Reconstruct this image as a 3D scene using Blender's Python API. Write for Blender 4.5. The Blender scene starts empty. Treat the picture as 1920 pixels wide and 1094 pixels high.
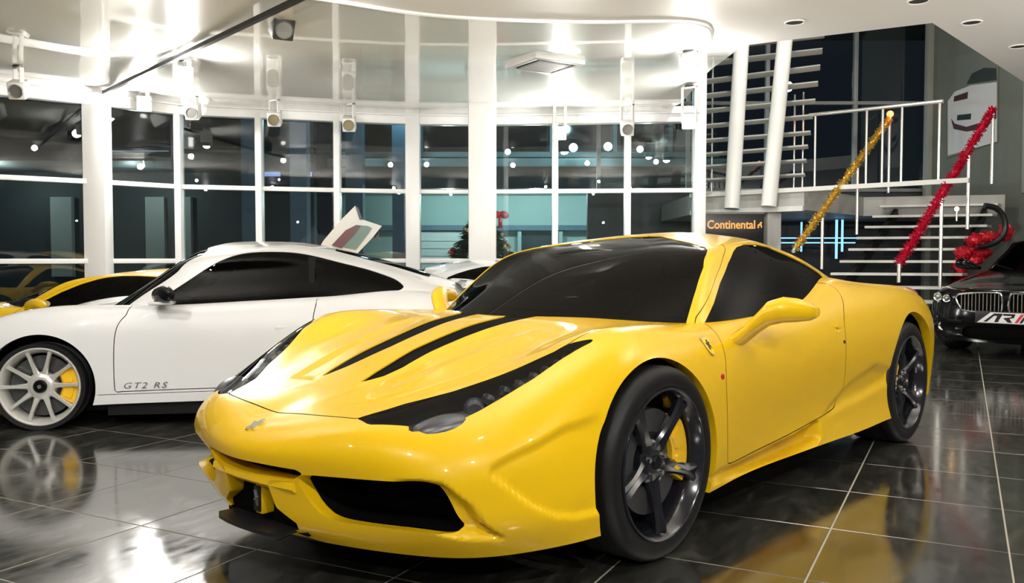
import bpy, bmesh, math, random
import numpy as np
from mathutils import Vector, Matrix

random.seed(7); np.random.seed(7)
SC = bpy.context.scene
COL = SC.collection
PI = math.pi

# ------------------------------------------------------------------ camera, exposure, world
FOC, YAW, PITCH = 1635.1, .7257, .039
CAM = np.array([-2.6128, -2.5288, 1.0566])
RH = np.array([math.sin(YAW), -math.cos(YAW), 0.]); FH = np.array([math.cos(YAW), math.sin(YAW), 0.])
cam_d = bpy.data.cameras.new('camera'); cam = bpy.data.objects.new('camera', cam_d); COL.objects.link(cam)
cam_d.sensor_width = 36; cam_d.lens = 36 * FOC / 1920; cam_d.clip_start = .05; cam_d.clip_end = 300
cam.location = CAM; cam.rotation_euler = (PI / 2 - PITCH, 0, YAW - PI / 2)
SC.camera = cam
SC.view_settings.view_transform = 'Standard'; SC.view_settings.look = 'None'
SC.view_settings.exposure = 0.18; SC.view_settings.gamma = 1.0; SC.view_settings.use_curve_mapping = False
wd = bpy.data.worlds.new('night'); SC.world = wd; wd.use_nodes = True
wd.node_tree.nodes['Background'].inputs[0].default_value = (.012, .016, .022, 1)
wd.node_tree.nodes['Background'].inputs[1].default_value = .6
ROOM = YAW - PI / 2              # the showroom's axes: local x to the right of the picture, local y away from it

def W(X, d, z=0.):
    return CAM * [1, 1, 0] + X * RH + d * FH + np.array([0, 0, z])

def at(px, py, d=None, z=None):
    """the point seen at a pixel, at horizontal distance d or at height z"""
    f = np.array([FH[0] * math.cos(PITCH), FH[1] * math.cos(PITCH), -math.sin(PITCH)])
    u = np.cross(RH, f)
    r = f + RH * (px - 960) / FOC + u * (547 - py) / FOC
    t = d / (r @ FH) if d is not None else (z - CAM[2]) / r[2]
    return CAM + r * t

def XD(px, d):
    return (px - 960) / FOC * d

# ------------------------------------------------------------------ lamps of the showroom: ceiling spots, plus unseen added fill spots
def area(name, loc, size, power, col=(1, .97, .92), aim=None, sy=None, spread=None):
    l = bpy.data.lights.new(name, 'AREA'); l.energy = power; l.color = col; l.size = size
    if sy: l.shape = 'RECTANGLE'; l.size_y = sy
    if spread: l.spread = spread
    o = bpy.data.objects.new(name, l); COL.objects.link(o); o.location = loc
    d = Vector(aim) - Vector(loc) if aim is not None else Vector((0, 0, -1))
    o.rotation_euler = d.to_track_quat('-Z', 'Y').to_euler()
    return o
def spot(name, loc, aim, power, cone=60, blend=.5, r=.04, col=(1, .96, .9)):
    l = bpy.data.lights.new(name, 'SPOT'); l.energy = power; l.color = col; l.spot_size = math.radians(cone); l.spot_blend = blend; l.shadow_soft_size = r
    o = bpy.data.objects.new(name, l); COL.objects.link(o); o.location = loc
    o.rotation_euler = (Vector(aim) - Vector(loc)).to_track_quat('-Z', 'Y').to_euler()
    return o
# rows of ceiling spots above and behind the place the picture is taken from
for X, d, ax, ad, p in ((-1.4, .4, -1.0, 4.2, 250), (.8, -.6, .5, 3.8, 330), (2.6, .4, 1.4, 4.8, 270), (-2.6, 2.4, -2.2, 5.6, 240), (.2, 1.8, .4, 4.6, 60),
                        (-3.4, .8, -2.4, 5.5, 290), (-.4, -2.6, 0, 3, 330), (3.4, -1.4, 2.2, 4.4, 300), (5.0, 3.5, 4.2, 7.0, 120)):
    spot('ceiling_spot', W(X, d, 3.06), W(ax, ad, .5), p * .52, 88, .7, .035)
# unseen fill spots added to brighten the window wall and its white posts
for X, d, ax, ad, p in ((-3.9, 5.6, -6.4, 10.2, 120), (-2.9, 6.0, -4.6, 11.4, 190), (-1.2, 6.3, -2.6, 12.2, 210), (.4, 6.4, .2, 12.5, 220), (1.8, 6.4, 1.9, 12.4, 200)):
    spot('wall_washer', W(X, d, 3.05), W(ax, ad, 2.2), p * .22, 80, 1., .05)
# unseen fill spots aimed upwards, added to brighten the white soffit
for X, d, p in ((3.4, 3.2, 260), (.4, 2.6, 220), (6.0, 4.6, 260), (-2.6, 3.2, 200)):
    spot('uplighter', W(X, d, 1.95), W(X * 1.05, d + 1.2, 3.1), p * 1.45, 150, 1., .02, (1, .95, .89))


# ------------------------------------------------------------------ materials
MATS = {}
def mat(name, base=(.8, .8, .8), rough=.5, metal=0., coat=0., coat_rough=.03, emit=None, emit_s=1., ior=1.5, spec=.5, alpha=1.):
    if name in MATS: return MATS[name]
    m = bpy.data.materials.new(name); m.use_nodes = True
    b = m.node_tree.nodes['Principled BSDF']; I = b.inputs
    I['Base Color'].default_value = (*base, 1); I['Roughness'].default_value = rough; I['Metallic'].default_value = metal
    I['Coat Weight'].default_value = coat; I['Coat Roughness'].default_value = coat_rough; I['IOR'].default_value = ior
    I['Specular IOR Level'].default_value = spec
    if emit is not None:
        I['Emission Color'].default_value = (*emit, 1); I['Emission Strength'].default_value = emit_s
    MATS[name] = m
    return m

def nodes(m):
    return m.node_tree, m.node_tree.nodes, m.node_tree.links, m.node_tree.nodes['Principled BSDF']

def noise_color(m, c1, c2, scale=6., detail=4., lo=.35, hi=.65, rough_var=None, coords='Object', bump=0.):
    t, n, l, b = nodes(m)
    tc = n.new('ShaderNodeTexCoord'); nz = n.new('ShaderNodeTexNoise'); cr = n.new('ShaderNodeValToRGB')
    nz.inputs['Scale'].default_value = scale; nz.inputs['Detail'].default_value = detail
    cr.color_ramp.elements[0].position = lo; cr.color_ramp.elements[1].position = hi
    cr.color_ramp.elements[0].color = (*c1, 1); cr.color_ramp.elements[1].color = (*c2, 1)
    l.new(tc.outputs[coords], nz.inputs['Vector']); l.new(nz.outputs['Fac'], cr.inputs['Fac']); l.new(cr.outputs['Color'], b.inputs['Base Color'])
    if bump:
        bp = n.new('ShaderNodeBump'); bp.inputs['Strength'].default_value = bump; bp.inputs['Distance'].default_value = .01
        l.new(nz.outputs['Fac'], bp.inputs['Height']); l.new(bp.outputs['Normal'], b.inputs['Normal'])
    return m

def glass_mat(name, tint=(1, 1, 1), refl=1.0, ior=1.5, rough=0.):
    """thin pane: see-through with a fresnel reflection"""
    if name in MATS: return MATS[name]
    m = bpy.data.materials.new(name); m.use_nodes = True
    t = m.node_tree; n = t.nodes; l = t.links
    n.remove(n['Principled BSDF'])
    tr = n.new('ShaderNodeBsdfTransparent'); gl = n.new('ShaderNodeBsdfGlossy'); mx = n.new('ShaderNodeMixShader'); fr = n.new('ShaderNodeFresnel')
    tr.inputs[0].default_value = (*tint, 1); gl.inputs['Roughness'].default_value = rough; gl.inputs[0].default_value = (refl, refl, refl, 1)
    fr.inputs[0].default_value = ior
    # a pane is seen from either side: take the fresnel of the front
    geo = n.new('ShaderNodeNewGeometry'); vm = n.new('ShaderNodeVectorMath'); vm.operation = 'DOT_PRODUCT'
    l.new(geo.outputs['Normal'], vm.inputs[0]); l.new(geo.outputs['Incoming'], vm.inputs[1])
    ab = n.new('ShaderNodeMath'); ab.operation = 'ABSOLUTE'; l.new(vm.outputs['Value'], ab.inputs[0])
    # Schlick
    a1 = n.new('ShaderNodeMath'); a1.operation = 'SUBTRACT'; a1.inputs[0].default_value = 1; l.new(ab.outputs[0], a1.inputs[1])
    a5 = n.new('ShaderNodeMath'); a5.operation = 'POWER'; a5.inputs[1].default_value = 5; l.new(a1.outputs[0], a5.inputs[0])
    r0 = ((ior - 1) / (ior + 1)) ** 2
    ma = n.new('ShaderNodeMath'); ma.operation = 'MULTIPLY_ADD'; ma.inputs[1].default_value = 1 - r0; ma.inputs[2].default_value = r0
    l.new(a5.outputs[0], ma.inputs[0]); n.remove(fr)
    l.new(ma.outputs[0], mx.inputs['Fac']); l.new(tr.outputs[0], mx.inputs[1]); l.new(gl.outputs[0], mx.inputs[2])
    l.new(mx.outputs[0], n['Material Output'].inputs['Surface'])
    MATS[name] = m
    return m

# ------------------------------------------------------------------ object helpers
def tag(o, label=None, cat=None, group=None, kind=None):
    if label: o['label'] = label
    if cat: o['category'] = cat
    if group: o['group'] = group
    if kind: o['kind'] = kind
    return o

def empty(name, loc=(0, 0, 0), rz=0., label=None, cat=None, group=None, scale=None):
    o = bpy.data.objects.new(name, None); COL.objects.link(o)
    o.location = loc; o.rotation_euler = (0, 0, rz); o.empty_display_size = .2
    if scale is not None: o.scale = scale if hasattr(scale, '__len__') else (scale,) * 3
    return tag(o, label, cat, group)

def mesh_obj(name, part, m, parent=None, smooth=True, angle=.7, kind=None):
    """one mesh object from (V, F) or (V, F, N)"""
    V, F = part[0], part[1]
    me = bpy.data.meshes.new(name)
    me.from_pydata([tuple(map(float, v)) for v in V], [], [tuple(f) for f in F]); me.update()
    if m is not None:
        for mm in (m if isinstance(m, (list, tuple)) else [m]): me.materials.append(mm)
    if len(part) > 2 and part[2] is not None:
        me.polygons.foreach_set('use_smooth', [True] * len(me.polygons))
        me.normals_split_custom_set_from_vertices([tuple(map(float, n)) for n in part[2]])
    elif smooth:
        me.polygons.foreach_set('use_smooth', [True] * len(me.polygons))
        me.set_sharp_from_angle(angle=angle)
    o = bpy.data.objects.new(name, me); COL.objects.link(o); o.parent = parent
    if kind: o['kind'] = kind
    return o

def setloc(o, loc=(0, 0, 0), rz=0.):
    o.location = loc; o.rotation_euler = (0, 0, rz); return o

def copy_obj(o, parent=None, name=None):
    c = o.copy(); COL.objects.link(c); c.parent = parent
    for ch in list(o.children): copy_obj(ch, c)
    return c

def merge(*ps):
    V = []; F = []; o = 0
    for p in ps:
        v, f = p[0], p[1]
        V += [tuple(x) for x in v]; F += [tuple(i + o for i in t) for t in f]; o += len(v)
    return V, F

def tf(part, loc=(0, 0, 0), rot=(0, 0, 0), sc=(1, 1, 1)):
    M = Matrix.LocRotScale(Vector(loc), Matrix.Rotation(rot[2], 3, 'Z') @ Matrix.Rotation(rot[1], 3, 'Y') @ Matrix.Rotation(rot[0], 3, 'X'), Vector(sc))
    V = [tuple(M @ Vector(v)) for v in part[0]]
    F = part[1]
    if sc[0] * sc[1] * sc[2] < 0: F = [tuple(reversed(f)) for f in F]
    return V, F

def box(x0, x1, y0, y1, z0, z1, bev=0.):
    """box, chamfered when bev is given"""
    if bev <= 0:
        V = [(x, y, z) for x in (x0, x1) for y in (y0, y1) for z in (z0, z1)]
        return V, [(0, 1, 3, 2), (4, 6, 7, 5), (0, 4, 5, 1), (2, 3, 7, 6), (0, 2, 6, 4), (1, 5, 7, 3)]
    bm = bmesh.new()
    vs = [bm.verts.new(v) for v in box(x0, x1, y0, y1, z0, z1)[0]]
    for f in box(0, 1, 0, 1, 0, 1)[1]: bm.faces.new([vs[i] for i in f])
    bmesh.ops.bevel(bm, geom=list(bm.edges), offset=bev, segments=2, affect='EDGES', profile=.5)
    bm.verts.index_update()
    r = [tuple(v.co) for v in bm.verts], [tuple(v.index for v in f.verts) for f in bm.faces]
    bm.free(); return r

def lathe(prof, n=48, axis='y', cap=False):
    """profile of (radius, height) revolved about an axis"""
    V = []; F = []; m = len(prof)
    for k in range(n):
        a = 2 * PI * k / n; c, s = math.cos(a), math.sin(a)
        for r, h in prof:
            V.append((r * c, h, r * s) if axis == 'y' else (r * c, r * s, h))
    for k in range(n):
        for j in range(m - 1):
            a, b = k * m + j, ((k + 1) % n) * m + j
            F.append((a, a + 1, b + 1, b) if axis == 'y' else (a, b, b + 1, a + 1))
    if cap:
        for j in (0, m - 1):
            r = [k * m + j for k in range(n)]
            F.append(tuple(r if (j == 0) == (axis == 'y') else r[::-1]))
    return V, F

def tube(path, r, n=8, cap=True):
    """round bar along a polyline; r may be a list"""
    P = [Vector(p) for p in path]; m = len(P); R = r if hasattr(r, '__len__') else [r] * m
    V = []; F = []; up = None
    for i, p in enumerate(P):
        d = (P[min(i + 1, m - 1)] - P[max(i - 1, 0)]).normalized()
        if up is None: up = d.orthogonal().normalized()
        up = (up - d * up.dot(d))
        up = up.normalized() if up.length > 1e-6 else d.orthogonal().normalized()
        s = d.cross(up)
        for k in range(n):
            a = 2 * PI * k / n; V.append(tuple(p + (up * math.cos(a) + s * math.sin(a)) * R[i]))
    for i in range(m - 1):
        for k in range(n):
            a, b = i * n + k, i * n + (k + 1) % n
            F.append((a, b, b + n, a + n))
    if cap:
        F.append(tuple(range(n))[::-1]); F.append(tuple((m - 1) * n + k for k in range(n)))
    return V, F

def bar(p, q, w, h=None):
    """square bar from p to q"""
    h = h or w; p = Vector(p); q = Vector(q); d = (q - p).normalized()
    up = Vector((0, 0, 1)) if abs(d.z) < .95 else Vector((0, 1, 0))
    s = d.cross(up).normalized(); u = s.cross(d)
    V = [tuple(e + s * a * w / 2 + u * b * h / 2) for e in (p, q) for a, b in ((-1, -1), (1, -1), (1, 1), (-1, 1))]
    return V, [(3, 2, 1, 0), (4, 5, 6, 7), (0, 1, 5, 4), (1, 2, 6, 5), (2, 3, 7, 6), (3, 0, 4, 7)]

def ball(c, r, nu=16, nv=10):
    r = r if hasattr(r, '__len__') else (r, r, r)
    V = [(c[0], c[1], c[2] - r[2])]; F = []
    for j in range(1, nv):
        t = -PI / 2 + PI * j / nv
        for k in range(nu):
            a = 2 * PI * k / nu
            V.append((c[0] + r[0] * math.cos(t) * math.cos(a), c[1] + r[1] * math.cos(t) * math.sin(a), c[2] + r[2] * math.sin(t)))
    V.append((c[0], c[1], c[2] + r[2])); L = len(V) - 1
    for k in range(nu):
        k2 = (k + 1) % nu
        F.append((0, 1 + k2, 1 + k)); F.append((L, L - nu + k, L - nu + k2))
        for j in range(nv - 2):
            a, b = 1 + j * nu + k, 1 + j * nu + k2
            F.append((a, b, b + nu, a + nu))
    return V, F

def prism(poly, d0, d1, axis='z'):
    """2D outline extruded between d0 and d1 along an axis (outline in the other two axes, in order)"""
    n = len(poly)
    mk = {'z': lambda a, b, d: (a, b, d), 'y': lambda a, b, d: (a, d, b), 'x': lambda a, b, d: (d, a, b)}[axis]
    V = [mk(a, b, d0) for a, b in poly] + [mk(a, b, d1) for a, b in poly]
    F = [tuple(range(n))[::-1], tuple(range(n, 2 * n))] + [(i, (i + 1) % n, n + (i + 1) % n, n + i) for i in range(n)]
    return V, F

def recalc(part):
    bm = bmesh.new(); vs = [bm.verts.new(v) for v in part[0]]
    for f in part[1]:
        try: bm.faces.new([vs[i] for i in f])
        except ValueError: pass
    bmesh.ops.recalc_face_normals(bm, faces=list(bm.faces)); bm.verts.index_update()
    r = [tuple(v.co) for v in bm.verts], [tuple(v.index for v in f.verts) for f in bm.faces]
    bm.free(); return r

def text_mesh(s, size, depth=.002, shear=0., extrude_scale=1., align='CENTER', spacing=1., bold=0.):
    cu = bpy.data.curves.new('lettering', 'FONT'); cu.body = s; cu.size = size; cu.extrude = depth; cu.shear = shear
    cu.align_x = align; cu.align_y = 'CENTER'; cu.space_character = spacing; cu.offset = bold; cu.resolution_u = 3
    o = bpy.data.objects.new('lettering', cu); COL.objects.link(o)
    dg = bpy.context.evaluated_depsgraph_get(); me = bpy.data.meshes.new_from_object(o.evaluated_get(dg))
    r = [tuple(v.co) for v in me.vertices], [tuple(p.vertices) for p in me.polygons]
    bpy.data.objects.remove(o); bpy.data.curves.remove(cu); bpy.data.meshes.remove(me)
    return r

# ------------------------------------------------------------------ smooth surfaces and cutting
def bs_fit(Q, it=3, lam=.85, sym=((True, False), (False, True))):
    """control net of a uniform cubic B-spline surface close to the points Q[i,j];
    sym: (start,end) of i and of j that lie on the mirror plane y=0"""
    def pad(P, ax, s):
        P = np.moveaxis(P, ax, 0)
        m = np.array([1, -1, 1.])
        a = P[1] * m if s[0] else 2 * P[0] - P[1]
        b = P[-2] * m if s[1] else 2 * P[-1] - P[-2]
        return np.moveaxis(np.concatenate([a[None], P, b[None]]), 0, ax)
    def full(P):
        return pad(pad(P, 0, sym[0]), 1, sym[1])
    P = Q.copy()
    for _ in range(it):
        G = full(P)
        H = (G[:-2] + 4 * G[1:-1] + G[2:]) / 6
        S = (H[:, :-2] + 4 * H[:, 1:-1] + H[:, 2:]) / 6
        P = P + lam * (Q - S)
    return full(P)

def bs_eval(G, nu, nv):
    """sample the padded net; returns points and unit normals as (U,V,3)"""
    def basis(n, k):
        m = n - 3
        t = np.linspace(0, m, m * k + 1)
        i = np.minimum(t.astype(int), m - 1); f = t - i
        B = np.zeros((len(t), n)); D = np.zeros((len(t), n))
        w = [(1 - f) ** 3 / 6, (3 * f ** 3 - 6 * f ** 2 + 4) / 6, (-3 * f ** 3 + 3 * f ** 2 + 3 * f + 1) / 6, f ** 3 / 6]
        d = [-(1 - f) ** 2 / 2, (9 * f ** 2 - 12 * f) / 6, (-9 * f ** 2 + 6 * f + 3) / 6, f ** 2 / 2]
        r = np.arange(len(t))
        for k_ in range(4):
            B[r, i + k_] += w[k_]; D[r, i + k_] += d[k_]
        return B, D
    Bu, Du = basis(G.shape[0], nu); Bv, Dv = basis(G.shape[1], nv)
    S = np.einsum('ui,vj,ijk->uvk', Bu, Bv, G)
    Su = np.einsum('ui,vj,ijk->uvk', Du, Bv, G); Sv = np.einsum('ui,vj,ijk->uvk', Bu, Dv, G)
    N = np.cross(Su, Sv)
    L = np.linalg.norm(N, axis=2, keepdims=True)
    N = N / np.maximum(L, 1e-9)
    return S, N

def grid_normals(S):
    du = np.gradient(S, axis=0); dv = np.gradient(S, axis=1)
    N = np.cross(du, dv); L = np.linalg.norm(N, axis=2, keepdims=True)
    return N / np.maximum(L, 1e-12)

def sdf_poly(P, poly):
    """signed distance of 2D points to a closed polygon, negative inside"""
    P = np.asarray(P, float); A = np.asarray(poly, float); B = np.roll(A, -1, 0)
    d = np.full(len(P), 1e9); ins = np.zeros(len(P), bool)
    for a, b in zip(A, B):
        e = b - a; w = P - a
        t = np.clip((w @ e) / max(e @ e, 1e-12), 0, 1)
        d = np.minimum(d, np.linalg.norm(w - t[:, None] * e, axis=1))
        c = (a[1] > P[:, 1]) != (b[1] > P[:, 1])
        with np.errstate(divide='ignore', invalid='ignore'):
            xx = a[0] + (P[:, 1] - a[1]) / (b[1] - a[1]) * e[0]
        ins ^= c & (P[:, 0] < xx)
    return np.where(ins, -d, d)

def smooth_poly(pts, n=6, closed=True):
    """Catmull-Rom through the points"""
    P = np.asarray(pts, float); m = len(P); out = []
    for i in range(m if closed else m - 1):
        if closed:
            p0, p1, p2, p3 = P[i - 1], P[i], P[(i + 1) % m], P[(i + 2) % m]
        else:
            p0, p1, p2, p3 = P[max(i - 1, 0)], P[i], P[i + 1], P[min(i + 2, m - 1)]
        for t in np.arange(n) / n:
            out.append(.5 * (2 * p1 + (p2 - p0) * t + (2 * p0 - 5 * p1 + 4 * p2 - p3) * t ** 2 + (3 * p1 - p0 - 3 * p2 + p3) * t ** 3))
    if not closed: out.append(P[-1])
    return np.array(out)

class Skin:
    """polygon soup with normals and face labels that can be cut along iso-lines"""
    def __init__(s, S, N, flip=False):
        U, W = S.shape[:2]
        s.V = S.reshape(-1, 3).copy(); s.N = N.reshape(-1, 3).copy()
        idx = np.arange(U * W).reshape(U, W)
        q = np.stack([idx[:-1, :-1], idx[1:, :-1], idx[1:, 1:], idx[:-1, 1:]], -1).reshape(-1, 4)
        if flip: q = q[:, ::-1]
        s.F = [tuple(r) for r in q.tolist()]
        s.L = ['body'] * len(s.F)
    def proj(s, axes):
        return s.V[:, list(axes)]
    def cut(s, sd, inside, only=('body',), where=None):
        """faces (with a label in only, and where(centre) true) are split at sd=0; the inside gets label `inside`"""
        sd = sd.copy(); sd[np.abs(sd) < 2e-4] = 0
        V = list(s.V); N = list(s.N); cache = {}; nF = []; nL = []; cen = s.V
        def mid(a, b):
            k = (a, b) if a < b else (b, a)
            if k not in cache:
                a_, b_ = k; t = sd[a_] / (sd[a_] - sd[b_])
                V.append(s.V[a_] * (1 - t) + s.V[b_] * t)
                n = s.N[a_] * (1 - t) + s.N[b_] * t
                N.append(n / max(np.linalg.norm(n), 1e-9)); cache[k] = len(V) - 1
            return cache[k]
        for f, l in zip(s.F, s.L):
            if l not in only:
                nF.append(f); nL.append(l); continue
            v = [sd[i] for i in f]; mn = min(v); mx = max(v)
            if mn >= 0 and mx > 0:
                nF.append(f); nL.append(l); continue
            if where is not None and not where(sum(cen[i] for i in f) / len(f)):
                nF.append(f); nL.append(l); continue
            if mx <= 0:
                nF.append(f); nL.append(inside); continue
            pos = []; neg = []; n = len(f)
            for k in range(n):
                a, b = f[k], f[(k + 1) % n]
                if sd[a] >= 0: pos.append(a)
                if sd[a] <= 0: neg.append(a)
                if sd[a] * sd[b] < 0:
                    m = mid(a, b); pos.append(m); neg.append(m)
            if len(pos) > 2: nF.append(tuple(pos)); nL.append(l)
            if len(neg) > 2: nF.append(tuple(neg)); nL.append(inside)
        s.V = np.array(V); s.N = np.array(N); s.F = nF; s.L = nL
    def groove(s, fn, half, only=('body',), where=None, label='gap'):
        """a strip of the given half width along fn(V)=0 gets its own label; fn is a signed distance of the points"""
        s.cut(fn(s.V) - half, 'inner_side', only, where)
        s.cut(-(fn(s.V) + half), label, ('inner_side',))
        s.L = ['body' if l == 'inner_side' else l for l in s.L]
    def take(s, labels, dead=()):
        """compact (V, F, N) of the faces with these labels"""
        fs = [f for f, l in zip(s.F, s.L) if l in labels]
        used = sorted({i for f in fs for i in f}); mp = {i: k for k, i in enumerate(used)}
        return s.V[used], [tuple(mp[i] for i in f) for f in fs], s.N[used]

def boundary(F):
    e = {}
    for f in F:
        for k in range(len(f)):
            a, b = f[k], f[(k + 1) % len(f)]
            if (b, a) in e: del e[(b, a)]
            else: e[(a, b)] = 1
    return list(e)

def with_rim(part, depth, test=None, vec=None):
    """turn the open edges of a panel inwards: a lip of the given depth"""
    V, F, N = part; V = list(V); N = list(N); F = list(F); mp = {}; n0 = len(V)
    C0 = np.array(V)
    bd = boundary(F)
    face_c = {}
    def cp(i, inner):
        k = (i, inner)
        if k not in mp:
            d = (np.array(vec) * depth) if vec is not None else -N[i] * depth
            V.append(V[i] + (d if inner else 0)); N.append(np.zeros(3)); mp[k] = len(V) - 1
        return mp[k]
    for a, b in bd:
        if test is not None and not (test(V[a]) and test(V[b])): continue
        q = (cp(b, 0), cp(a, 0), cp(a, 1), cp(b, 1))
        n = np.cross(V[q[1]] - V[q[0]], V[q[3]] - V[q[0]])
        for i in q: N[i] = N[i] + n
        F.append(q)
    V = np.array(V); N = np.array(N); L = np.linalg.norm(N, axis=1, keepdims=True)
    return V, F, N / np.maximum(L, 1e-12)

def mirror_part(part):
    V, F, N = part; m = np.array([1, -1, 1.])
    return V * m, [f[::-1] for f in F], N * m

def join_parts(*ps):
    V = []; F = []; N = []; o = 0
    for v, f, n in ps:
        V.append(v); N.append(n); F += [tuple(i + o for i in t) for t in f]; o += len(v)
    return np.concatenate(V), F, np.concatenate(N)

def both(part):
    return join_parts(part, mirror_part(part))

# ------------------------------------------------------------------ yellow coupe: body nets (x to the rear, y>0 half, z up)
def hero_body_net():
    R = []
    def st(*p): R.append(p)
    # order of every row: bottom edge .. side .. shoulder .. crest .. bonnet .. centre line
    st((-.99,0,.15),(-1.05,0,.21),(-1.08,0,.30),(-1.105,0,.395),(-1.105,0,.45),(-1.065,0,.49),(-1.025,0,.508),(-.99,0,.522),(-.955,0,.535),(-.925,0,.547),(-.90,0,.556))
    st((-.96,.25,.15),(-1.01,.26,.21),(-1.03,.258,.30),(-1.055,.25,.39),(-1.065,.245,.455),(-1.025,.215,.512),(-.98,.185,.535),(-.945,.155,.549),(-.915,.115,.558),(-.89,.06,.562),(-.875,0,.563))
    st((-.88,.50,.15),(-.92,.53,.22),(-.945,.52,.30),(-.965,.505,.385),(-.975,.49,.46),(-.95,.44,.53),(-.905,.37,.557),(-.86,.31,.568),(-.83,.23,.578),(-.81,.12,.587),(-.80,0,.588))
    st((-.765,.70,.15),(-.83,.735,.24),(-.86,.72,.32),(-.87,.70,.40),(-.86,.66,.48),(-.83,.58,.545),(-.79,.49,.58),(-.75,.40,.593),(-.72,.30,.604),(-.70,.16,.616),(-.70,0,.618))
    st((-.60,.82,.155),(-.64,.86,.25),(-.665,.85,.35),(-.68,.83,.45),(-.675,.77,.535),(-.66,.68,.597),(-.63,.575,.630),(-.60,.46,.638),(-.57,.34,.648),(-.55,.18,.661),(-.55,0,.663))
    st((-.43,.91,.17),(-.445,.93,.28),(-.455,.92,.40),(-.465,.895,.50),(-.475,.84,.605),(-.475,.74,.678),(-.46,.64,.690),(-.43,.52,.688),(-.41,.38,.696),(-.40,.2,.708),(-.40,0,.711))
    st((-.22,.93,.17),(-.22,.95,.31),(-.22,.945,.47),(-.22,.92,.61),(-.225,.87,.72),(-.23,.775,.782),(-.23,.67,.778),(-.22,.55,.742),(-.2,.4,.748),(-.18,.2,.764),(-.18,0,.768))
    st((0,.94,.17),(0,.955,.32),(0,.95,.5),(0,.925,.64),(0,.875,.745),(0,.78,.805),(0,.68,.80),(0,.56,.782),(0,.4,.787),(0,.2,.797),(0,0,.80))
    st((.33,.925,.17),(.33,.94,.31),(.33,.935,.48),(.33,.915,.62),(.33,.865,.735),(.33,.775,.792),(.33,.68,.795),(.33,.55,.80),(.33,.4,.812),(.33,.2,.82),(.33,0,.82))
    st((.65,.91,.18),(.65,.912,.31),(.65,.915,.48),(.65,.90,.62),(.65,.848,.73),(.65,.775,.782),(.65,.72,.787),(.65,.60,.785),(.65,.40,.785),(.65,.2,.785),(.65,0,.785))
    st((1.05,.915,.18),(1.05,.897,.32),(1.05,.905,.48),(1.05,.895,.62),(1.05,.85,.735),(1.05,.79,.797),(1.05,.72,.805),(1.05,.62,.80),(1.05,.4,.80),(1.05,.2,.80),(1.05,0,.80))
    st((1.5,.93,.18),(1.5,.905,.33),(1.5,.913,.50),(1.5,.907,.65),(1.5,.86,.77),(1.5,.785,.835),(1.5,.70,.845),(1.5,.60,.84),(1.5,.4,.84),(1.5,.2,.84),(1.5,0,.84))
    st((1.9,.945,.18),(1.9,.92,.33),(1.9,.932,.50),(1.9,.927,.66),(1.9,.875,.80),(1.9,.785,.905),(1.9,.69,.945),(1.9,.57,.94),(1.9,.4,.93),(1.9,.2,.93),(1.9,0,.93))
    st((2.2,.955,.19),(2.2,.938,.34),(2.2,.952,.52),(2.2,.945,.69),(2.2,.885,.83),(2.2,.775,.912),(2.2,.665,.93),(2.2,.54,.92),(2.2,.4,.92),(2.2,.2,.93),(2.2,0,.93))
    st((2.6,.96,.19),(2.6,.97,.36),(2.6,.975,.55),(2.6,.957,.71),(2.6,.89,.84),(2.6,.785,.90),(2.6,.68,.888),(2.6,.55,.87),(2.6,.4,.88),(2.6,.2,.89),(2.6,0,.895))
    st((2.95,.93,.22),(2.95,.94,.36),(2.95,.95,.55),(2.95,.932,.70),(2.95,.868,.82),(2.95,.775,.878),(2.95,.68,.872),(2.95,.55,.86),(2.95,.4,.865),(2.95,.2,.875),(2.95,0,.88))
    st((3.15,.88,.25),(3.17,.89,.37),(3.18,.90,.53),(3.19,.885,.68),(3.2,.83,.785),(3.2,.75,.845),(3.2,.66,.857),(3.2,.55,.856),(3.2,.4,.865),(3.2,.2,.875),(3.2,0,.88))
    st((3.28,.74,.28),(3.32,.75,.38),(3.34,.76,.5),(3.355,.75,.64),(3.36,.72,.74),(3.36,.67,.81),(3.35,.60,.845),(3.34,.5,.857),(3.32,.35,.868),(3.3,.18,.876),(3.3,0,.88))
    st((3.36,.42,.28),(3.42,.42,.38),(3.44,.43,.5),(3.45,.43,.64),(3.455,.42,.75),(3.45,.39,.84),(3.43,.34,.865),(3.41,.28,.87),(3.38,.2,.874),(3.36,.1,.877),(3.35,0,.88))
    st((3.38,0,.28),(3.45,0,.38),(3.47,0,.5),(3.48,0,.64),(3.485,0,.76),(3.475,0,.85),(3.45,0,.872),(3.43,0,.874),(3.41,0,.876),(3.39,0,.878),(3.37,0,.88))
    return np.array(R, float)

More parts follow.
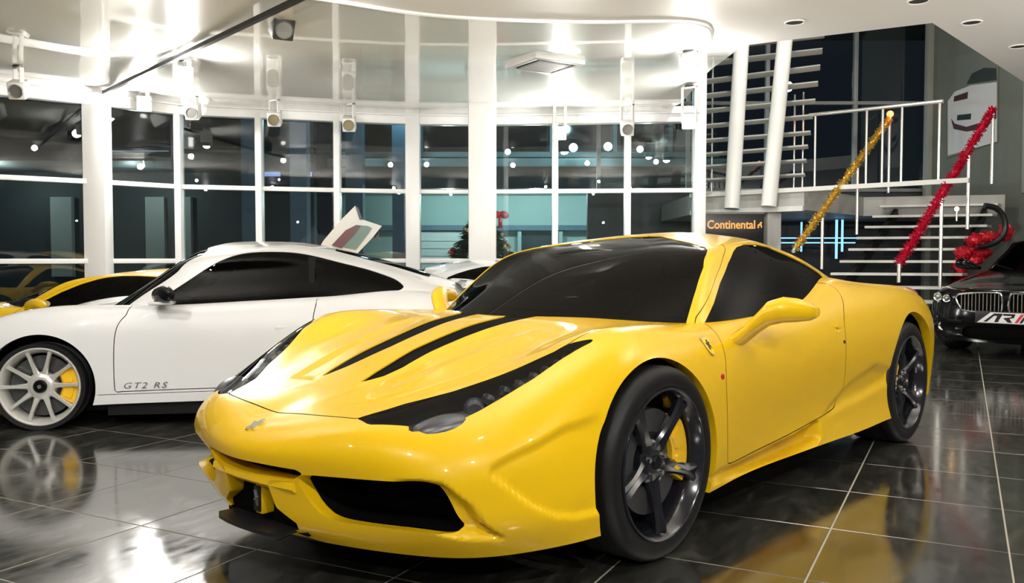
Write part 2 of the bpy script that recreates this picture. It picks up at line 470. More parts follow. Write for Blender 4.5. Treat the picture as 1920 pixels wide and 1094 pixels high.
def hero_cabin_net():
    R = [
    [(-.06,0,.755),(.30,0,.893),(.84,0,1.083),(1.33,0,1.172),(1.42,0,1.184),(1.5,0,1.193)],
    [(.02,.27,.753),(.36,.255,.895),(.83,.23,1.078),(1.25,.195,1.162),(1.42,.14,1.183),(1.55,0,1.195)],
    [(.22,.51,.75),(.49,.475,.892),(.82,.43,1.054),(1.12,.37,1.135),(1.42,.27,1.174),(1.62,0,1.196)],
    [(.47,.71,.745),(.61,.672,.88),(.78,.63,1.012),(.96,.555,1.098),(1.40,.39,1.159),(1.70,0,1.194)],
    [(.62,.78,.75),(.77,.71,.88),(.94,.652,1.012),(1.16,.58,1.104),(1.46,.45,1.149),(1.78,0,1.19)],
    [(1.1,.80,.765),(1.16,.745,.885),(1.29,.67,1.017),(1.43,.575,1.108),(1.57,.45,1.147),(1.86,0,1.183)],
    [(1.6,.79,.81),(1.62,.73,.895),(1.66,.65,1.007),(1.7,.555,1.09),(1.75,.43,1.128),(1.96,0,1.17)],
    [(2.05,.74,.85),(2.03,.70,.92),(2.02,.64,.985),(2.0,.555,1.043),(2.0,.42,1.08),(2.12,0,1.143)],
    [(2.6,.62,.83),(2.55,.58,.87),(2.5,.54,.905),(2.4,.47,.953),(2.4,.35,.985),(2.45,0,1.06)],
    [(3.05,.45,.82),(3.0,.42,.85),(2.9,.4,.88),(2.8,.35,.908),(2.75,.26,.93),(2.8,0,.96)],
    [(3.2,0,.81),(3.15,0,.85),(3.1,0,.872),(3.05,0,.89),(3.0,0,.91),(2.95,0,.93)]]
    return np.array(R, float)

# ------------------------------------------------------------------ wheels (outer face at y=0 looking to -y, axle along y)
def loft(secs, close_ends=True):
    n = len(secs[0]); V = [tuple(p) for s in secs for p in s]; F = []
    for i in range(len(secs) - 1):
        for k in range(n):
            a, b = i * n + k, i * n + (k + 1) % n
            F.append((a, b, b + n, a + n))
    if close_ends:
        F.append(tuple(range(n))[::-1]); F.append(tuple((len(secs) - 1) * n + k for k in range(n)))
    return recalc((V, F))

def tyre_part(R, w, r):
    pr = [(r - .004, .022), (r, .010), (r + .012, .003), (r + .028, .0), (R - .026, .003), (R - .012, .012), (R - .004, .024), (R, .040)]
    g = [.078, w / 2, w - .078]
    for c in g: pr += [(R, c - .007), (R - .007, c - .005), (R - .007, c + .005), (R, c + .007)]
    pr += [(R, w - .04), (R - .012, w - .012), (R - .03, w), (r + .02, w - .004), (r - .004, w - .022)]
    return lathe([(a, b) for a, b in pr], 72)

def arc_block(r0, r1, y0, y1, a0, a1, n=10):
    secs = []
    for k in range(n + 1):
        a = a0 + (a1 - a0) * k / n; c, s = math.cos(a), math.sin(a)
        e = .006 if 0 < k < n else .012
        secs.append([(c * (r0 + e), y0, s * (r0 + e)), (c * (r1 - e), y0, s * (r1 - e)), (c * r1, y0 + e, s * r1), (c * r1, y1, s * r1), (c * r0, y1, s * r0), (c * r0, y0 + e, s * r0)])
    return loft(secs)

def spoke(r0, r1, w0, w1, w2, y0, y1, y2, th, dang=0., groove=.0):
    """a tapered spoke pointing to +x: widths and face heights at hub, middle and end"""
    secs = []
    for k in range(9):
        t = k / 8; r = r0 + (r1 - r0) * t
        w = (w0 * (1 - t) * (1 - 2 * t) + w1 * 4 * t * (1 - t) + w2 * t * (2 * t - 1)) / 2
        y = y0 * (1 - t) * (1 - 2 * t) + y1 * 4 * t * (1 - t) + y2 * t * (2 * t - 1)
        a = dang * t; c, s = math.cos(a), math.sin(a)
        loop = [(-w, y + .010), (-w * .62, y), (0, y + groove), (w * .62, y), (w, y + .010), (w * .8, y + th), (-w * .8, y + th)]
        secs.append([(r * c - q * s, yy, r * s + q * c) for q, yy in loop])
    return loft(secs)

def rot_y(part, a):
    c, s = math.cos(a), math.sin(a)
    return [(x * c - z * s, y, x * s + z * c) for x, y, z in part[0]], part[1]

def make_wheel(parent, loc, side, R, w, r, style, m_rim, m_cal, m_hub, cal_at, spin=0., steer=0.):
    """part `wheel` (the tyre) with sub-parts; side -1 shows its face to -y"""
    M = MATS
    wh = mesh_obj('wheel', tyre_part(R, w, r), M['tyre'], parent)
    wh['label'] = 'wheel with black tyre'
    wh.location = loc; wh.rotation_euler = (0, 0, steer + (0 if side < 0 else PI))
    pr = [(r - .002, .016), (r + .003, .008), (r + .001, .001), (r - .006, .0), (r - .011, .005), (r - .016, .018), (r - .026, .030), (r - .034, .06), (r - .038, .13), (r - .034, w - .04), (r - .004, w - .02)]
    rim = mesh_obj('rim', lathe(pr, 64), m_rim, wh)
    if style == 'five':
        ps = []
        for k in range(5):
            a = spin + 2 * PI * k / 5
            ps.append(rot_y(spoke(.045, r - .022, .085, .046, .07, .050, .030, .012, .03, groove=.010), a))
        ps.append(lathe([(.0, .046), (.035, .046), (.07, .05), (.08, .06), (.08, .1)], 32))
    else:
        ps = []
        for k in range(5):
            for s in (-1, 1):
                a = spin + 2 * PI * k / 5
                ps.append(rot_y(spoke(.06, r - .016, .046, .026, .030, .030, .018, .008, .022, dang=0), a + s * .30))
        ps.append(lathe([(.03, .022), (.05, .018), (.075, .026), (.085, .04), (.085, .1)], 32))
    mesh_obj('spokes', merge(*ps), m_rim, wh)
    if style == 'five':
        for k in range(5):
            a = spin + 2 * PI * (k + .5) / 5
            b = mesh_obj('wheel_bolt', lathe([(0, -.014), (.009, -.014), (.0105, -.010), (.0105, .012)], 10), M['chrome'], wh)
            b.location = (.052 * math.cos(a), .048, .052 * math.sin(a))
        cp = mesh_obj('centre_cap', lathe([(0, .036), (.022, .036), (.026, .042), (.026, .06)], 24), m_hub, wh)
    else:
        cp = mesh_obj('centre_lock_nut', lathe([(0, .008), (.034, .008), (.040, .014), (.044, .03), (.044, .06)], 24), m_hub, wh)
        mesh_obj('nut_emblem', lathe([(.0, .005), (.012, .005), (.012, .010)], 16), M['steel'], wh)
    disc = lathe([(.075, .095), (.10, .075), (.105, .070), (.186, .070), (.186, .098), (.105, .098)], 48)
    dd = mesh_obj('brake_disc', disc, M['disc'], wh)
    ca = cal_at if side < 0 else PI - cal_at
    cal = mesh_obj('brake_caliper', merge(arc_block(.118, .215, .044, .125, ca - .62, ca + .62), arc_block(.125, .19, .036, .06, ca - .5, ca - .08), arc_block(.125, .19, .036, .06, ca + .08, ca + .5)), m_cal, wh)
    cal['label'] = 'yellow brake caliper'
    bk = mesh_obj('wheel_barrel', lathe([(.0, .14), (r - .04, .14), (r - .04, .2)], 32), M['black_matt'], wh)
    return wh

# ------------------------------------------------------------------ materials of the cars
mat('paint_yellow', (.78, .485, .006), .32, coat=.55, coat_rough=.02, spec=.2)
mat('paint_white', (.66, .67, .675), .35, coat=1., coat_rough=.02)
mat('paint_black', (.003, .003, .0035), .12, spec=.22)
mat('black_gloss', (.005, .005, .006), .12, spec=.3)
mat('black_satin', (.012, .012, .013), .35)
mat('black_matt', (.006, .006, .006), .7, spec=.2)
mat('mesh_black', (.003, .003, .003), .7, spec=.04)
mat('tyre', (.007, .007, .0075), .5, spec=.3)
mat('rim_black', (.010, .011, .016), .18, metal=0., coat=.6, coat_rough=.08)
mat('rim_silver', (.66, .655, .62), .3, metal=.5)
mat('disc', (.10, .10, .10), .35, metal=.6)
mat('chrome', (.85, .85, .85), .08, metal=1.)
mat('steel', (.62, .62, .60), .3, metal=1.)
mat('caliper', (.85, .50, .01), .3, coat=.6)
mat('lens_red', (.45, .008, .008), .1, coat=1.)
mat('lens_grey', (.10, .103, .112), .34, metal=.6)
mat('diode_grey', (.05, .05, .055), .3, metal=.5)
mat('badge_yellow', (.9, .6, .03), .3)
glass_mat('headlight_glass', (.80, .82, .85), .3, 1.45)
glass_mat('car_glass', (.03, .034, .036), .3, 1.5)
mat('seat_black', (.02, .02, .022), .6)

def smooth01(t):
    t = np.clip(t, 0, 1); return t * t * (3 - 2 * t)

def build_hero():
    car = empty('sports_car', (0, 0, 0), 0, 'yellow mid-engined sports coupe with black wheels and black bonnet slots, nearest to the viewer', 'car')
    S, N = bs_eval(bs_fit(hero_body_net()), 16, 12)
    sgn = 1. if N[S.shape[0] // 2, 30, 1] > 0 else -1.
    N *= sgn
    # ---- creases and scoops pressed into the panels
    P = S.reshape(-1, 3); D = np.zeros(len(P))
    xz = P[:, [0, 2]]; yz = P[:, [1, 2]]; xy = P[:, [0, 1]]
    cr = [(-.50, .535), (-.596, .499), (-.682, .473), (-.738, .448), (-.757, .428), (-.75, .408), (-.702, .358), (-.642, .305), (-.572, .268), (-.495, .250), (-.38, .250), (-.30, .40), (-.36, .56)]
    m = (P[:, 1] > .62) & (P[:, 0] < -.2)
    sd = sdf_poly(xz[m], cr)
    fade = smooth01((-.30 - xz[m][:, 0]) / .14) * smooth01((.60 - xz[m][:, 1]) / .09 )
    D[m] += .016 * smooth01(-sd / .022 + .2) * fade
    # flank around the front intake
    rim = [(.52, .402), (.655, .404), (.702, .398), (.722, .382), (.768, .331), (.816, .214), (.74, .226), (.70, .24), (.60, .30)]
    m = (P[:, 1] > .45) & (P[:, 0] < -.6) & (P[:, 2] < .43)
    sd = sdf_poly(yz[m], rim)
    D[m] += .048 * smooth01(-sd / .016 + .15) * smooth01((yz[m][:, 0] - .56) / .10) * smooth01((yz[m][:, 1] - .20) / .05)
    # wedge along the door sill
    gr = smooth_poly([(.34, .238), (.65, .241), (1.07, .257), (1.34, .284), (1.385, .29), (1.38, .24), (1.345, .20), (1.2, .188), (.65, .186), (.34, .2)], 4)
    m = (P[:, 1] > .8) & (P[:, 0] > .2) & (P[:, 0] < 1.7) & (P[:, 2] < .4)
    sd = sdf_poly(xz[m], gr)
    D[m] += .066 * smooth01(-sd / .010 + .1) * (.35 + .65 * smooth01((xz[m][:, 0] - .3) / .9))
    # hollow above the sill blade in front of the rear wheel
    sc = [(1.38, .285), (1.67, .314), (1.93, .331), (2.22, .372), (2.26, .46), (2.05, .50), (1.75, .44), (1.5, .34)]
    m = (P[:, 1] > .8) & (P[:, 0] > 1.2) & (P[:, 0] < 2.4) & (P[:, 2] < .6)
    sd = sdf_poly(xz[m], sc)
    D[m] += .022 * smooth01(-sd / .05 + .15) * smooth01((xz[m][:, 0] - 1.35) / .25)
    # low channels of the bonnet around the slots
    ch = [(-.72, .12), (-.72, .26), (-.5, .31), (-.2, .36), (.02, .38), (.02, .24), (-.2, .20), (-.5, .17)]
    m = (P[:, 0] < .2) & (P[:, 1] < .6) & (P[:, 2] > .5)
    sd = sdf_poly(xy[m], ch)
    D[m] += .007 * smooth01(-sd / .05 + .3) * smooth01((.1 - xy[m][:, 0]) / .2)
    S0 = S - N * .085
    S = (P - N.reshape(-1, 3) * D[:, None]).reshape(S.shape)
    Ng = grid_normals(S); Ng *= np.sign((Ng * N).sum(2, keepdims=True) + 1e-9)
    bad = np.isnan(Ng).any(2) | (np.linalg.norm(Ng, axis=2) < .5); Ng[bad] = N[bad]
    Ng[:, -1, 1] = 0; Ng[0, :, 1] = 0; Ng[-1, :, 1] = 0
    N = Ng / np.maximum(np.linalg.norm(Ng, axis=2, keepdims=True), 1e-9)
    sk = Skin(S, N, flip=sgn < 0)

    side = lambda c: c[1] > .6
    def circ(cx, cz, r): return np.hypot(sk.V[:, 0] - cx, sk.V[:, 2] - cz) - r
    sk.cut(circ(-.03, .33, .378), 'arch', where=lambda c: c[1] > .62 and c[2] < .74)
    sk.cut(circ(2.615, .345, .402), 'arch', where=lambda c: c[1] > .62 and c[2] < .78)
    intake = smooth_poly([(.252, .372), (.275, .385), (.336, .389), (.514, .394), (.641, .396), (.664, .384), (.688, .345), (.708, .29), (.720, .252), (.70, .244), (.595, .247), (.456, .245), (.346, .25), (.294, .28), (.262, .333)], 3)
    front = lambda c: c[0] < -.6 and c[2] < .45
    sk.cut(sdf_poly(sk.proj((1, 2)), intake), 'intake', where=front)
    mouth = [(-.1, .405), (.10, .405), (.26, .40), (.275, .388), (.215, .355), (.13, .35), (.125, .33), (.14, .26), (.21, .215), (.20, .184), (-.1, .184)]
    sk.cut(sdf_poly(sk.proj((1, 2)), mouth), 'mouth', where=front)
    hl = [(-.914, .378), (-.767, .436), (-.648, .533), (-.494, .626), (-.353, .713), (-.293, .728), (-.225, .782), (-.249, .787), (-.38, .760), (-.491, .739), (-.587, .711), (-.68, .683), (-.764, .651), (-.831, .607), (-.869, .565), (-.854, .551), (-.921, .439)]
    top = lambda c: c[2] > .48 and c[0] < .7
    sk.cut(sdf_poly(sk.proj((0, 1)), hl), 'headlight', where=top)
    slot = [(-.70, .112), (-.62, .152), (-.54, .166), (-.40, .166), (-.24, .176), (-.07, .196), (.16, .215), (.16, .085), (-.07, .075), (-.24, .068), (-.40, .064), (-.60, .088)]
    sk.cut(sdf_poly(sk.proj((0, 1)), slot), 'slot', where=top)
    flap = [(-.735, .14), (-.712, .14), (-.705, .26), (-.728, .26)]
    hood = [(-0.9530, -0.10), (-0.9560, 0.00), (-0.9555, 0.04), (-0.9541, 0.08), (-0.9517, 0.12), (-0.9483, 0.16), (-0.9440, 0.20), (-0.9387, 0.24), (-0.9325, 0.28), (-0.9253, 0.32), (-0.9193, 0.35), (-.914, .376), (-.767, .434), (-.648, .531), (-.494, .624), (-.353, .711), (-.293, .726), (-.1, .735), (.15, .722), (.40, .70), (.62, .66), (.62, -.1)]
    sk.groove(lambda v: sdf_poly(v[:, [0, 1]], hood), .0022, where=top)
    sk.cut(sdf_poly(sk.proj((0, 1)), hood), 'bonnet', where=top)
    door = smooth_poly([(.455, .28), (.445, .40), (.452, .56), (.50, .68), (.575, .80), (.80, .86), (1.3, .90), (1.80, .93), (1.86, .87), (1.72, .74), (1.675, .60), (1.672, .46), (1.64, .36), (1.58, .322), (1.40, .303), (1.05, .272), (.65, .254), (.48, .252)], 3)
    flank = lambda c: c[1] > .70 and .3 < c[0] < 2.
    sk.groove(lambda v: sdf_poly(v[:, [0, 2]], door), .0018, where=flank)
    sk.cut(sdf_poly(sk.proj((0, 2)), door), 'door', where=flank)

    Y = MATS['paint_yellow']; m1 = np.array([1, -1, 1.])
    # ---- outer panels
    body = sk.take(('body',))
    def near_arch(v): return (abs(math.hypot(v[0] + .03, v[2] - .33) - .378) < .004 or abs(math.hypot(v[0] - 2.615, v[2] - .345) - .402) < .004) and v[1] > .6
    body = with_rim(body, .05, near_arch, vec=(0, -1, 0))
    b2 = sk.take(('body',))
    tst = lambda v: v[0] < -.6 and v[2] < .42 and abs(sdf_poly([(v[1], v[2])], intake)[0]) < .002
    rimI = with_rim(b2, .05, tst, vec=(1, 0, -.1)); k = len(b2[1])
    body = join_parts(body, (rimI[0], rimI[1][k:], rimI[2]))
    tst2 = lambda v: v[0] < -.9 and v[2] < .42 and abs(sdf_poly([(v[1], v[2])], mouth)[0]) < .002 and v[1] > -.01
    rimM = with_rim(b2, .06, tst2, vec=(1, 0, 0))
    body = join_parts(body, (rimM[0], rimM[1][k:], rimM[2]))
    mesh_obj('body_shell', both(body), Y, car)
    bon = sk.take(('bonnet',))
    sl = lambda v: abs(sdf_poly([(v[0], v[1])], slot)[0]) < .002
    bon = with_rim(bon, .008, sl)
    mesh_obj('bonnet', both(bon), Y, car)
    V, F, Nn = sk.take(('slot',))
    for q in (1, -1):
        p = (V - Nn * .005, F, Nn)
        if q < 0: p = mirror_part(p)
        o = mesh_obj('bonnet_slot', p, MATS['mesh_black'], car); o['label'] = 'black air slot in the bonnet'
    d = sk.take(('door',)); doors = []
    for q in (1, -1):
        o = mesh_obj('door', d if q > 0 else mirror_part(d), Y, car)
        hx = [(1.60, .715), (1.70, .735), (1.705, .72), (1.69, .70), (1.63, .695)]
        doors.append(o)
    # ---- headlights: black bucket, reflector, diode strip, clear cover
    V, F, Nn = sk.take(('headlight',))
    bucket = with_rim((V - Nn * .0, F, Nn), .045)
    k = len(F); rimH = (bucket[0], bucket[1][k:], -bucket[2])
    floor_ = (V - Nn * .045, F, Nn)
    def surf(x, y):       # point and normal of the lens skin above (x,y)
        i = np.argmin((V[:, 0] - x) ** 2 + (V[:, 1] - y) ** 2); return V[i], Nn[i]
    for q in (1, -1):
        fl = lambda p: p if q > 0 else mirror_part(p)
        hb = mesh_obj('headlight', fl(join_parts(rimH, floor_)), MATS['black_gloss'], car); hb['label'] = 'long black headlight'
        c, n = surf(-.785, .612)
        dome = ball((0, 0, 0), (.112, .058, .046), 24, 12)
        p = tf(dome, tuple((c - n * .036) * [1, q, 1]), (0, -.20, q * .60)); mesh_obj('reflector', p, MATS['lens_grey'], hb)
        c, n = surf(-.66, .63)
        p = tf(lathe([(.0, -.01), (.022, -.012), (.030, 0), (.034, .02), (.034, .05)], 20), tuple((c - n * .04) * [1, q, 1]), (0, 0, -q * .8 - (PI / 2 if q > 0 else -PI / 2) + (PI if q < 0 else 0)))
        mesh_obj('projector', p, MATS['lens_grey'], hb)
        line = [(-.60, .635), (-.55, .66), (-.50, .68), (-.45, .70), (-.41, .715), (-.37, .732), (-.335, .745), (-.30, .757), (-.27, .768)]
        for i, (x, y) in enumerate(line):
            c, n = surf(x, y); r = .017 - .0008 * i
            cup = lathe([(.0, .008), (r * .5, .006), (r * .95, -.006), (r * 1.15, -.006), (r * 1.2, .012)], 12)
            mesh_obj('diode_cup', tf(cup, tuple((c - n * .03) * [1, q, 1]), (-1.1 if q < 0 else 1.1 + PI, 0, 0)), MATS['diode_grey'], hb)
        mesh_obj('headlight_cover', fl((V, F, Nn)), MATS['headlight_glass'], hb)
    # ---- dark shell under the gaps
    sh = Skin(S0, N, flip=sgn < 0)
    sh.cut(np.hypot(sh.V[:, 0] + .03, sh.V[:, 2] - .33) - .385, 'x', where=lambda c: c[1] > .55 and c[2] < .76)
    sh.cut(np.hypot(sh.V[:, 0] - 2.615, sh.V[:, 2] - .345) - .41, 'x', where=lambda c: c[1] > .55 and c[2] < .8)
    sh.cut(sdf_poly(sh.proj((1, 2)), intake) - .02, 'x', where=front)
    sh.cut(sdf_poly(sh.proj((1, 2)), mouth) - .02, 'x', where=front)
    sh.cut(sdf_poly(sh.proj((0, 1)), hl) - .012, 'x', where=top)
    mesh_obj('inner_shell', both(sh.take(('body',))), MATS['black_matt'], car)
    # ---- floor pan, wheel houses, intake ducts
    pan = [(-.93, -.30), (-.93, .30), (-.80, .60), (-.5, .62), (.42, .62), (.45, .82), (2.18, .84), (2.2, .62), (3.0, .62), (3.3, .5), (3.3, -.5), (3.0, -.62), (2.2, -.62), (2.18, -.84), (.45, -.82), (.42, -.62), (-.5, -.62), (-.80, -.60)]
    mesh_obj('underbody', recalc(prism(pan, .165, .20)), MATS['black_matt'], car, False)
    for cx, cz, r in ((-.03, .33, .392), (2.615, .345, .416)):
        for q in (1, -1):
            a = np.linspace(-.45, PI + .45, 25)
            Vv = [(cx + r * math.cos(t), q * y, cz + r * math.sin(t)) for t in a for y in (.58, .845)]
            Ff = [(2 * i, 2 * i + 1, 2 * i + 3, 2 * i + 2) for i in range(24)]
            Vv += [(cx, q * .58, cz)]
            Ff += [(2 * i, 2 * i + 2, 50) for i in range(24)]
            mesh_obj('wheel_house', (Vv, Ff), MATS['black_matt'], car)
    I = np.array(intake); fv = b2[0][b2[0][:, 0] < -.6]
    xs = np.array([fv[np.argmin((fv[:, 1] - y) ** 2 + (fv[:, 2] - z) ** 2), 0] for y, z in I])
    for q in (1, -1):
        f0 = [(x + .045, q * y, z) for x, (y, z) in zip(xs, I)]
        f1 = [(x + .19, q * (.5 + (y - .5) * .94), .32 + (z - .32) * .94) for x, (y, z) in zip(xs, I)]
        n = len(f0)
        mesh_obj('intake_duct', (f0 + f1, [(i, (i + 1) % n, n + (i + 1) % n, n + i) for i in range(n)] + [tuple(range(n, 2 * n))]), MATS['mesh_black'], car)
    mesh_obj('mouth_duct', box(-1.0, -.80, -.235, .235, .172, .41), MATS['mesh_black'], car)
    # ---- yellow bridge in the mouth, fin with badge, black splitter
    def strip(pts, wid, th):
        secs = []
        for (x, y, z), (w, h) in zip(pts, wid):
            secs.append([(x - .004, y - w, z - h), (x - .010, y - w, z + h * .2), (x - .002, y - w * .9, z + h), (x - .002, y + w * .9, z + h), (x - .010, y + w, z + h * .2), (x - .004, y + w, z - h), (x + th, y + w, z - h), (x + th, y - w, z - h)])
        return loft(secs)
    secs = []
    for y in np.linspace(-.235, .235, 15):
        x = -1.068 + .35 * y * y
        secs.append([(x, y, .322), (x - .012, y, .333), (x - .008, y, .350), (x + .012, y, .358), (x + .06, y, .360), (x + .06, y, .325)])
    mesh_obj('front_bridge', loft(secs), Y, car)
    fin = mesh_obj('nose_fin', box(-1.045, -.95, -.045, -.005, .215, .318, .006), Y, car)
    mesh_obj('fin_face', box(-1.052, -1.045, -.042, -.008, .225, .308, .002), MATS['black_satin'], fin)
    mesh_obj('fin_emblem', merge(bar((-1.054, -.034, .245), (-1.054, -.016, .295), .006, .003), bar((-1.054, -.034, .275), (-1.054, -.014, .262), .006, .003)), MATS['steel'], fin)
    sp = [(-1.102, .0), (-1.099, .08), (-1.088, .15), (-1.066, .188), (-.97, .18), (-.97, -.18), (-1.066, -.188), (-1.088, -.15), (-1.099, -.08)]
    mesh_obj('front_splitter', recalc(prism(sp, .176, .187)), MATS['black_satin'], car, angle=.5)
    lip = [(-1.0, .0), (-.98, .20), (-.90, .42), (-.76, .64), (-.60, .77), (-.45, .83), (-.45, -.83), (-.60, -.77), (-.76, -.64), (-.90, -.42), (-.98, -.20)]
    mesh_obj('chin_plate', recalc(prism(lip, .150, .166)), MATS['black_satin'], car, angle=.5)
    # ---- cabin
    K, KN = bs_eval(bs_fit(hero_cabin_net()), 14, 14)
    s2 = 1. if KN[K.shape[0] // 2, 20, 1] > 0 else -1.
    KN = KN * s2; KN[0, :, 1] = 0; KN[-1, :, 1] = 0
    KN[:, -1] = np.where(np.linalg.norm(KN[:, -1], axis=1, keepdims=True) < .5, np.array([[0, 0, 1.]]), KN[:, -1]); KN[:, -1, 1] = 0
    kc = Skin(K, KN, flip=s2 < 0)
    ws = [(-.1, .6), (.75, .6), (.735, .72), (.701, .794), (.663, .922), (.630, 1.015), (.590, 1.07), (.565, 1.09), (.523, 1.105), (.40, 1.127), (.245, 1.149), (.1, 1.168), (0, 1.172), (-.1, 1.172)]
    kc.cut(sdf_poly(kc.proj((1, 2)), ws), 'windscreen', where=lambda c: c[0] < 1.42)
    sw = [(.54, .74), (.590, .788), (.72, .865), (.833, .946), (.98, 1.030), (1.10, 1.082), (1.18, 1.106), (1.297, 1.121), (1.43, 1.121), (1.584, 1.110), (1.75, 1.068), (1.886, 1.020), (1.97, .98), (1.99, .962), (1.95, .90), (1.8, .80), (1.6, .74)]
    sd = sdf_poly(kc.proj((0, 2)), sw)
    kc.groove(lambda v: sdf_poly(v[:, [0, 2]], sw) - .030, .0014, where=lambda c: c[1] > .5 and c[0] < 1.35 and c[2] < 1.12)
    sd = sdf_poly(kc.proj((0, 2)), sw)
    kc.cut(sd, 'side_window', where=lambda c: c[1] > .45)
    rw = [(2.3, -.1), (2.3, .30), (2.5, .33), (2.9, .30), (2.95, -.1)]
    kc.cut(sdf_poly(kc.proj((0, 1)), rw), 'rear_window', where=lambda c: c[2] > .88)
    lab = ('body',)
    roof = kc.take(lab)
    roof = with_rim(roof, .014, lambda v: v[2] > .78)
    mesh_obj('roof', both(roof), Y, car)
    G = MATS['car_glass']
    sink = lambda p: (p[0] - p[2] * .004, p[1], p[2])
    o = mesh_obj('windscreen', both(sink(kc.take(('windscreen',)))), G, car); o['label'] = 'dark tinted windscreen'
    swp = sink(kc.take(('side_window',)))
    for q in (1, -1):
        o = mesh_obj('side_window', swp if q > 0 else mirror_part(swp), G, car); o['label'] = 'dark tinted side window'
    mesh_obj('rear_window', both(sink(kc.take(('rear_window',)))), G, car)
    # ---- inside: dash, seats, wheel
    mesh_obj('dashboard', box(.35, .75, -.62, .62, .62, .80, .05), MATS['seat_black'], car)
    mesh_obj('cabin_floor', box(.2, 2.0, -.7, .7, .22, .30), MATS['black_matt'], car, False)
    mesh_obj('bulkhead', box(1.92, 1.98, -.55, .55, .3, .95), MATS['black_matt'], car, False)
    for q in (1, -1):
        prof = [(1.0, .34), (1.45, .30), (1.75, .85), (1.80, 1.02), (1.70, 1.03), (1.60, .84), (1.40, .46), (1.0, .47)]
        mesh_obj('seat', recalc(tf(prism(prof, -.22, .22, 'y'), (0, q * .36, 0))), MATS['seat_black'], car)
    ring = [(.02 * math.cos(b) * 0 + .0, .18 * math.cos(a), .18 * math.sin(a)) for a in np.linspace(0, 2 * PI, 33) for b in (0,)]
    mesh_obj('steering_wheel', tf(merge(tube(ring, .014, 8), bar((0, -.17, 0), (0, .17, 0), .04, .02)), (.88, -.36, .76), (0, -.4, 0)), MATS['black_satin'], car)
    # ---- door mirrors
    path = [((.665, .835, .705), .066, .036), ((.685, .885, .745), .058, .036), ((.700, .930, .792), .058, .040), ((.725, .965, .830), .064, .050), ((.765, 1.005, .844), .068, .053), ((.805, 1.045, .842), .062, .049), ((.845, 1.085, .836), .050, .037), ((.866, 1.107, .832), .026, .019)]
    for q in (1, -1):
        secs = []
        for (x, y, z), rx, rz in path:
            secs.append([(x + rx * math.cos(a), q * y, z + rz * math.sin(a)) for a in np.linspace(0, 2 * PI, 20, endpoint=False)])
        o = mesh_obj('door_mirror', loft(secs), Y, car)
        gl = [(.0, .0)]
        e = [(.055 * math.cos(a), .036 * math.sin(a)) for a in np.linspace(0, 2 * PI, 20, endpoint=False)]
        g = recalc(prism(e, -.003, .003, 'x'))
        mesh_obj('mirror_glass', tf(g, (.845, q * 1.02, .842), (0, 0, q * .5)), MATS['chrome'], o)
    # ---- tail
    for q in (1, -1):
        tl = mesh_obj('tail_lamp', ball((3.24, q * .695, .80), (.11, .095, .068), 24, 14), MATS['lens_red'], car)
        mesh_obj('exhaust_pipe', tf(lathe([(.03, 0), (.045, 0), (.048, .01), (.045, .2), (.03, .2)], 20), (3.50, q * .12, .34), (0, 0, PI / 2)), MATS['steel'], car)
    # ---- emblems: rearing horse on the nose, shields on the wings
    horse = [(-.006, -.030), (.002, -.028), (.004, -.014), (.014, -.010), (.018, -.024), (.024, -.022), (.020, -.002), (.014, .006), (.024, .012), (.026, .020), (.016, .016), (.010, .022), (.012, .032), (.004, .036), (-.006, .030), (-.004, .020), (-.014, .012), (-.020, .020), (-.024, .014), (-.016, .002), (-.012, -.006), (-.016, -.018), (-.012, -.022)]
    bv, bn = sk.V, sk.N
    def decal(part, axes, at_, q, lift=.001, up=(0, 0, 1)):
        """lay a flat part on the skin at two given coordinates, its y axis upwards"""
        ok = np.where((bv[:, 1] > .6) if axes == (0, 2) else (bv[:, 2] > .46))[0]
        i = ok[np.argmin((bv[ok][:, axes[0]] - at_[0]) ** 2 + (bv[ok][:, axes[1]] - at_[1]) ** 2)]
        m = Vector((1, q, 1)); n = Vector(bn[i]) * m; p = Vector(bv[i]) * m + n * lift
        u = Vector(up); u = (u - n * u.dot(n)).normalized(); r = u.cross(n)
        return [tuple(p + r * v[0] + u * v[1] + n * v[2]) for v in part[0]], part[1]
    mesh_obj('nose_emblem', decal(recalc(prism([(a * 1.1, b * 1.1) for a, b in horse], -.001, .003)), (0, 1), (-1.040, .0), 1, up=(1, 0, 1)), MATS['chrome'], car)
    shield = smooth_poly([(-.022, .034), (0, .037), (.022, .034), (.025, .015), (.018, -.018), (0, -.040), (-.018, -.018), (-.025, .015)], 4)
    for q in (1, -1):
        z = (.395, .716)
        s_ = mesh_obj('wing_shield', decal(recalc(prism(shield * 1.12, 0, .003)), (0, 2), z, q), MATS['steel'], car)
        mesh_obj('shield_face', decal(recalc(prism(shield, .003, .004)), (0, 2), z, q), MATS['badge_yellow'], s_)
        mesh_obj('shield_horse', decal(recalc(prism([(a * .7, b * .7) for a, b in horse], .004, .005)), (0, 2), z, q), MATS['black_satin'], s_)
        dr = doors[0 if q > 0 else 1]
        grip = [(.045 * math.cos(a), .020 * math.sin(a) + .010 * math.cos(a)) for a in np.linspace(0, 2 * PI, 20, endpoint=False)]
        mesh_obj('door_handle', decal(recalc(prism([(a * .9 * (1 if q < 0 else -1), b * .55) for a, b in grip], .002, .010)), (0, 2), (1.63, .722), q), Y, dr)
        cup_ = mesh_obj('handle_recess', decal(recalc(prism([(a * (1 if q < 0 else -1), b) for a, b in grip], -.004, .0012)), (0, 2), (1.63, .712), q), MATS['badge_yellow'], dr)
        mesh_obj('door_lock', decal(lathe([(0, .003), (.008, .003), (.009, -.003)], 12, 'z'), (0, 2), (1.655, .64), q), MATS['black_satin'], dr)
        mesh_obj('side_marker', decal(lathe([(0, .004), (.010, .004), (.014, -.003)], 14, 'z'), (0, 2), (.43, .60), q), MATS['lens_red'], car)
